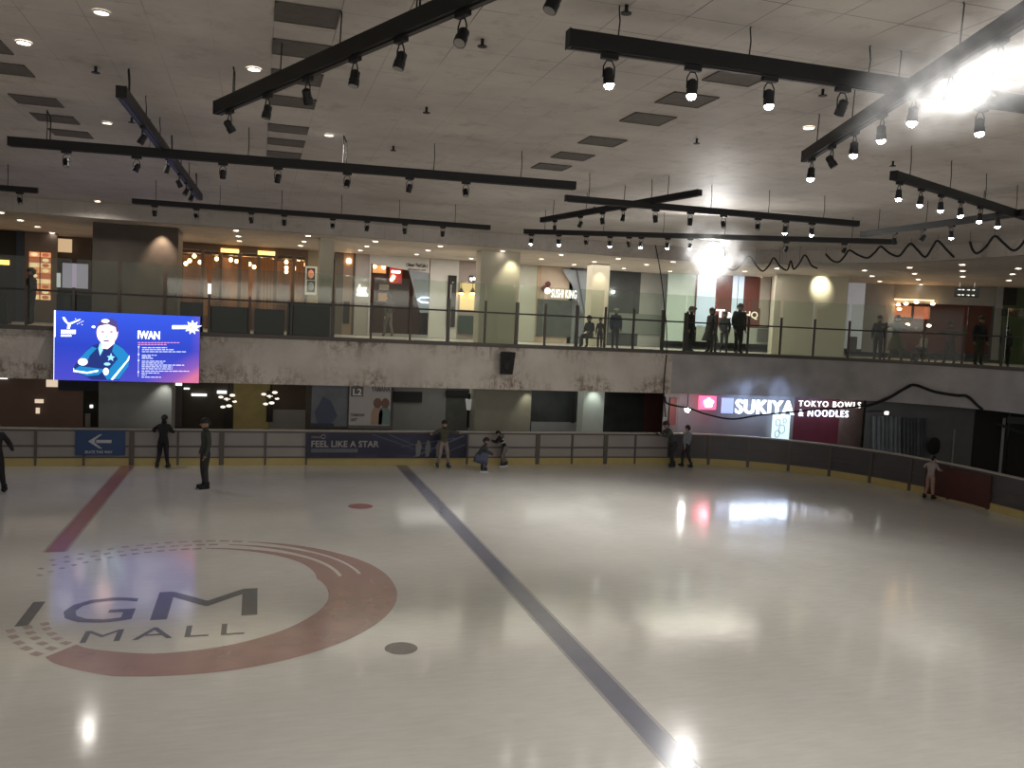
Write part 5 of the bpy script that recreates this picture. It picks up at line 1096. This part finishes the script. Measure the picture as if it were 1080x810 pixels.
# walkway visitors
UZ = UP+.005
person(621, 364, UZ, 1.5, 2.2, 'sit', (cmat((.02, .035, .03)), K2, K, HAIR), 'seated visitor in dark green top behind the balustrade under the silver drape', loc=(at_y(622, 350, 28.2).x, 28.2, UZ))
person(633, 364, UZ, 1.05, 2.6, 'stand', (K2, K, K, HAIR), 'small child in black beside the seated visitor', loc=(at_y(633, 350, 27.5).x, 27.5, UZ))
person(648, 364, UZ, 1.42, 3.0, 'stand', (cmat((.03, .04, .09)), JE, K, HAIR), 'visitor with a white cap and navy clothes behind the balustrade', cap=mat('white_cap', (.45, .45, .43), .8), bulk=1.5, loc=(at_y(649, 350, 27.9).x, 27.9, UZ))
person(728, 371, UZ, 1.62, -2.6, 'stand', (K, K, K, HAIR), 'visitor in black with a dark cap standing by the frosted green glass', cap=K2, loc=(at_y(728, 350, 27.5).x, 27.5, UZ))
person(750, 371, UZ, 1.62, 1.8, 'stand', (cmat((.06, .06, .07)), K2, K, HAIR), 'visitor in a long grey coat before the blue white panel', long_hair=True, bulk=1.2, skirt=cmat((.06, .06, .07)), loc=(at_y(750, 350, 27.7).x, 27.7, UZ))
person(764, 371, UZ, 1.55, 2.8, 'walk', (K2, K, K, HAIR), 'visitor in dark jacket standing in front of the white shop lettering', loc=(at_y(764, 350, 28.7).x, 28.7, UZ))
person(779, 371, UZ, 1.82, 3.3, 'stand', (K, K, K, HAIR), 'broad tall visitor all in black right of the shop lettering', bulk=1.7, loc=(at_y(779, 350, 27.5).x, 27.5, UZ))
def upr(px, off, *a, **k):
    b = fpl(px); n = normals([b[0], b[1]])[0]; bb = ((b[0][0]+n[0]*(off+.18), b[0][1]+n[1]*(off+.18)), (b[1][0]+n[0]*(off+.18), b[1][1]+n[1]*(off+.18))); q = hit(px, 350, *bb)
    return person(px, 0, UZ, *a, loc=(q.x, q.y, UZ), **k)
upr(927, .7, 1.62, 2.4, 'stand', (K2, cmat((.03, .025, .02)), K, HAIR), 'visitor in dark brown leaning towards the companion in olive', bulk=1.2)
upr(946, .7, 1.66, 2.7, 'arms', (cmat((.055, .05, .02)), cmat((.14, .12, .04)), K, HAIR), 'visitor in olive top and mustard skirt holding the handrail', bulk=1.25, skirt=cmat((.14, .12, .045)))
upr(976, 1.6, 1.5, 1.4, 'sit', (cmat((.42, .38, .36)), K2, K, HAIR), 'seated visitor in a white shirt before the red food shop')
upr(1003, .9, 1.5, 2.0, 'arms', (cmat((.14, .08, .07)), cmat((.06, .05, .045)), K, HAIR), 'visitor in dull pink top before the red food shop')
upr(1034, .8, 1.72, 2.9, 'stand', (K, cmat((.05, .05, .02)), K, HAIR), 'visitor in black top standing beneath the black direction sign', bulk=1.1)
upr(1062, .8, 1.4, 2.6, 'walk', (K2, K, K, HAIR), 'dark clothed visitor by the dim green shop')
person(35, 340, UZ, 1.75, 1.5, 'stand', (K, K, K, HAIR), 'dark figure standing in front of the glowing food menu', loc=(at_y(33, 330, 29.5).x, 29.5, UZ), bulk=1.3)
person(410, 345, UZ, 1.62, .4, 'walk', (cmat((.06, .05, .045)), cmat((.12, .10, .09)), K, HAIR), 'visitor walking into the dark shop with the red glow', loc=(at_y(410, 330, 32.9).x, 32.9, UZ))

# benches used by the seated visitors
def bench(loc, label, rz=0):
    t = empty('bench', loc, rz, label=label, cat='bench'); MB().box((-.45, -.2, .32), (.45, .2, .38)).build('seat', M['dwood'], t)
    for sx in (-.4, .4):
        for sy in (-.15, .15): MB().box((sx-.025, sy-.025, 0), (sx+.025, sy+.025, .32)).build('leg', M['rail'], t)
bench((at_y(622, 350, 28.2).x, 28.2, UP), 'low dark bench under the seated visitor in dark green')
b_ = fpl(976); n_ = normals([b_[0], b_[1]])[0]; q = hit(976, 350, (b_[0][0]+n_[0]*1.78, b_[0][1]+n_[1]*1.78), (b_[1][0]+n_[0]*1.78, b_[1][1]+n_[1]*1.78)); bench((q.x, q.y, UP), 'low dark bench under the seated visitor in the white shirt')

# ------------------------------------------------------------------ lights
def area(loc, size, energy, col, rot=(0, 0, 0), sy=None):
    ld = bpy.data.lights.new('area', 'AREA'); ld.energy = energy; ld.color = col; ld.shape = 'RECTANGLE'; ld.size = size; ld.size_y = sy or size
    o = bpy.data.objects.new('area', ld); C.objects.link(o); o.location = loc; o.rotation_euler = rot; return o
def point(loc, energy, col, r=.1):
    ld = bpy.data.lights.new('point', 'POINT'); ld.energy = energy; ld.color = col; ld.shadow_soft_size = r
    o = bpy.data.objects.new('point', ld); C.objects.link(o); o.location = loc; return o
def spot(loc, energy, col, size, tgt, blend=.5, r=.05):
    ld = bpy.data.lights.new('spot', 'SPOT'); ld.energy = energy; ld.color = col; ld.spot_size = math.radians(size); ld.spot_blend = blend; ld.shadow_soft_size = r; ld.specular_factor = .08
    o = bpy.data.objects.new('spot', ld); C.objects.link(o); o.location = loc; o.rotation_euler = (Vector(tgt)-Vector(loc)).to_track_quat('-Z', 'Y').to_euler(); return o
WARM = (1, .82, .62); NEU = (1, .93, .82)
area((-9, 30.8, CORR-.05), 7, 30, WARM, sy=2); area((-1.5, 31, CORR-.05), 7, 50, WARM, sy=2.5); area((5.5, 31, CORR-.05), 6, 80, NEU, sy=3.5); area((11, 31, CORR-.05), 6, 120, NEU, sy=4); area((17, 30, CORR-.05), 4.5, 125, NEU, sy=3); area((25.5, 26.6, CORR-.05), 3, 30, NEU, sy=3)
def wash(px, py, Y, en, col):
    p = at_y(px, py, Y); spot((p.x, p.y-.3, CORR-.04), en, col, 75, (p.x, p.y, p.z-.9), .8)
wash(171, 250, 28.0, 110, (1, .8, .6)); wash(539, 280, 28.1, 45, (1, .93, .65)); wash(632, 300, 30.5, 30, (1, .9, .6))
p = hit(866, 290, (18.6, 29.6), (23.6, 28.6)); spot((p.x-.2, p.y-.55, CORR-.04), 80, (1, .95, .7), 75, (p.x, p.y, p.z-.4), .8)
p = at_y(177, 405, 28.3); spot((p.x, p.y-.3, SOFFIT-.03), 20, (.95, .97, .9), 75, (p.x-.15, p.y, p.z-.6), .9)
p = at_y(626, 414, 29.6); spot((p.x, p.y-.3, SOFFIT-.03), 25, (.85, .97, .9), 80, (p.x, p.y, p.z-.6), .9); p = at_y(556, 414, 28.4); spot((p.x, p.y-.3, SOFFIT-.03), 12, (1, 1, .8), 70, (p.x, p.y, p.z-.6), .9)
area((-3, 29.8, SOFFIT-.03), 12, 14, (1, .8, .6), sy=2); area((9, 29.9, SOFFIT-.03), 8, 32, (.95, .97, .9), sy=2)
p = hit(800, 428, A3, B3); area((p.x, p.y-.5, p.z), 2.4, 16, (.55, .68, 1), (math.radians(-80), 0, 0), .4); area((p.x, p.y-.45, p.z-.25), 3.5, 5, (.8, .85, 1), (math.radians(-15), 0, 0), .3)
p = hit(743, 424, A3, B3); point((p.x, p.y-.6, p.z), 5, (1, .15, .25), .1)
area((4, 2.2, 5.8), 18, 330, (1, .94, .86), (math.radians(15), 0, 0), 3)      # added unseen fill lamp high on the near side, brightening ice and fascia
w = bpy.data.worlds.new('hall'); bpy.context.scene.world = w; w.use_nodes = True; w.node_tree.nodes['Background'].inputs[0].default_value = (.95, .91, .86, 1); w.node_tree.nodes['Background'].inputs[1].default_value = .36

# ------------------------------------------------------------------ camera and look
cd = bpy.data.cameras.new('camera'); cd.sensor_width = 36; cd.lens = F/1080*36; cd.clip_end = 200; cam = bpy.data.objects.new('camera', cd); C.objects.link(cam)
R3 = Matrix((rt, up, -fw)).transposed(); cam.matrix_world = Matrix.Translation(EYE) @ R3.to_4x4()
S_ = bpy.context.scene; S_.camera = cam
S_.view_settings.view_transform = 'Standard'; S_.view_settings.look = 'None'; S_.view_settings.exposure = .36; S_.view_settings.gamma = 1
S_.cycles.max_bounces = 6; S_.cycles.diffuse_bounces = 3; S_.cycles.glossy_bounces = 3; S_.cycles.transparent_max_bounces = 12; S_.cycles.volume_bounces = 0; S_.cycles.sample_clamp_indirect = 4; S_.cycles.use_denoising = True
S_.cycles.volume_step_rate = 2; S_.cycles.volume_max_steps = 64
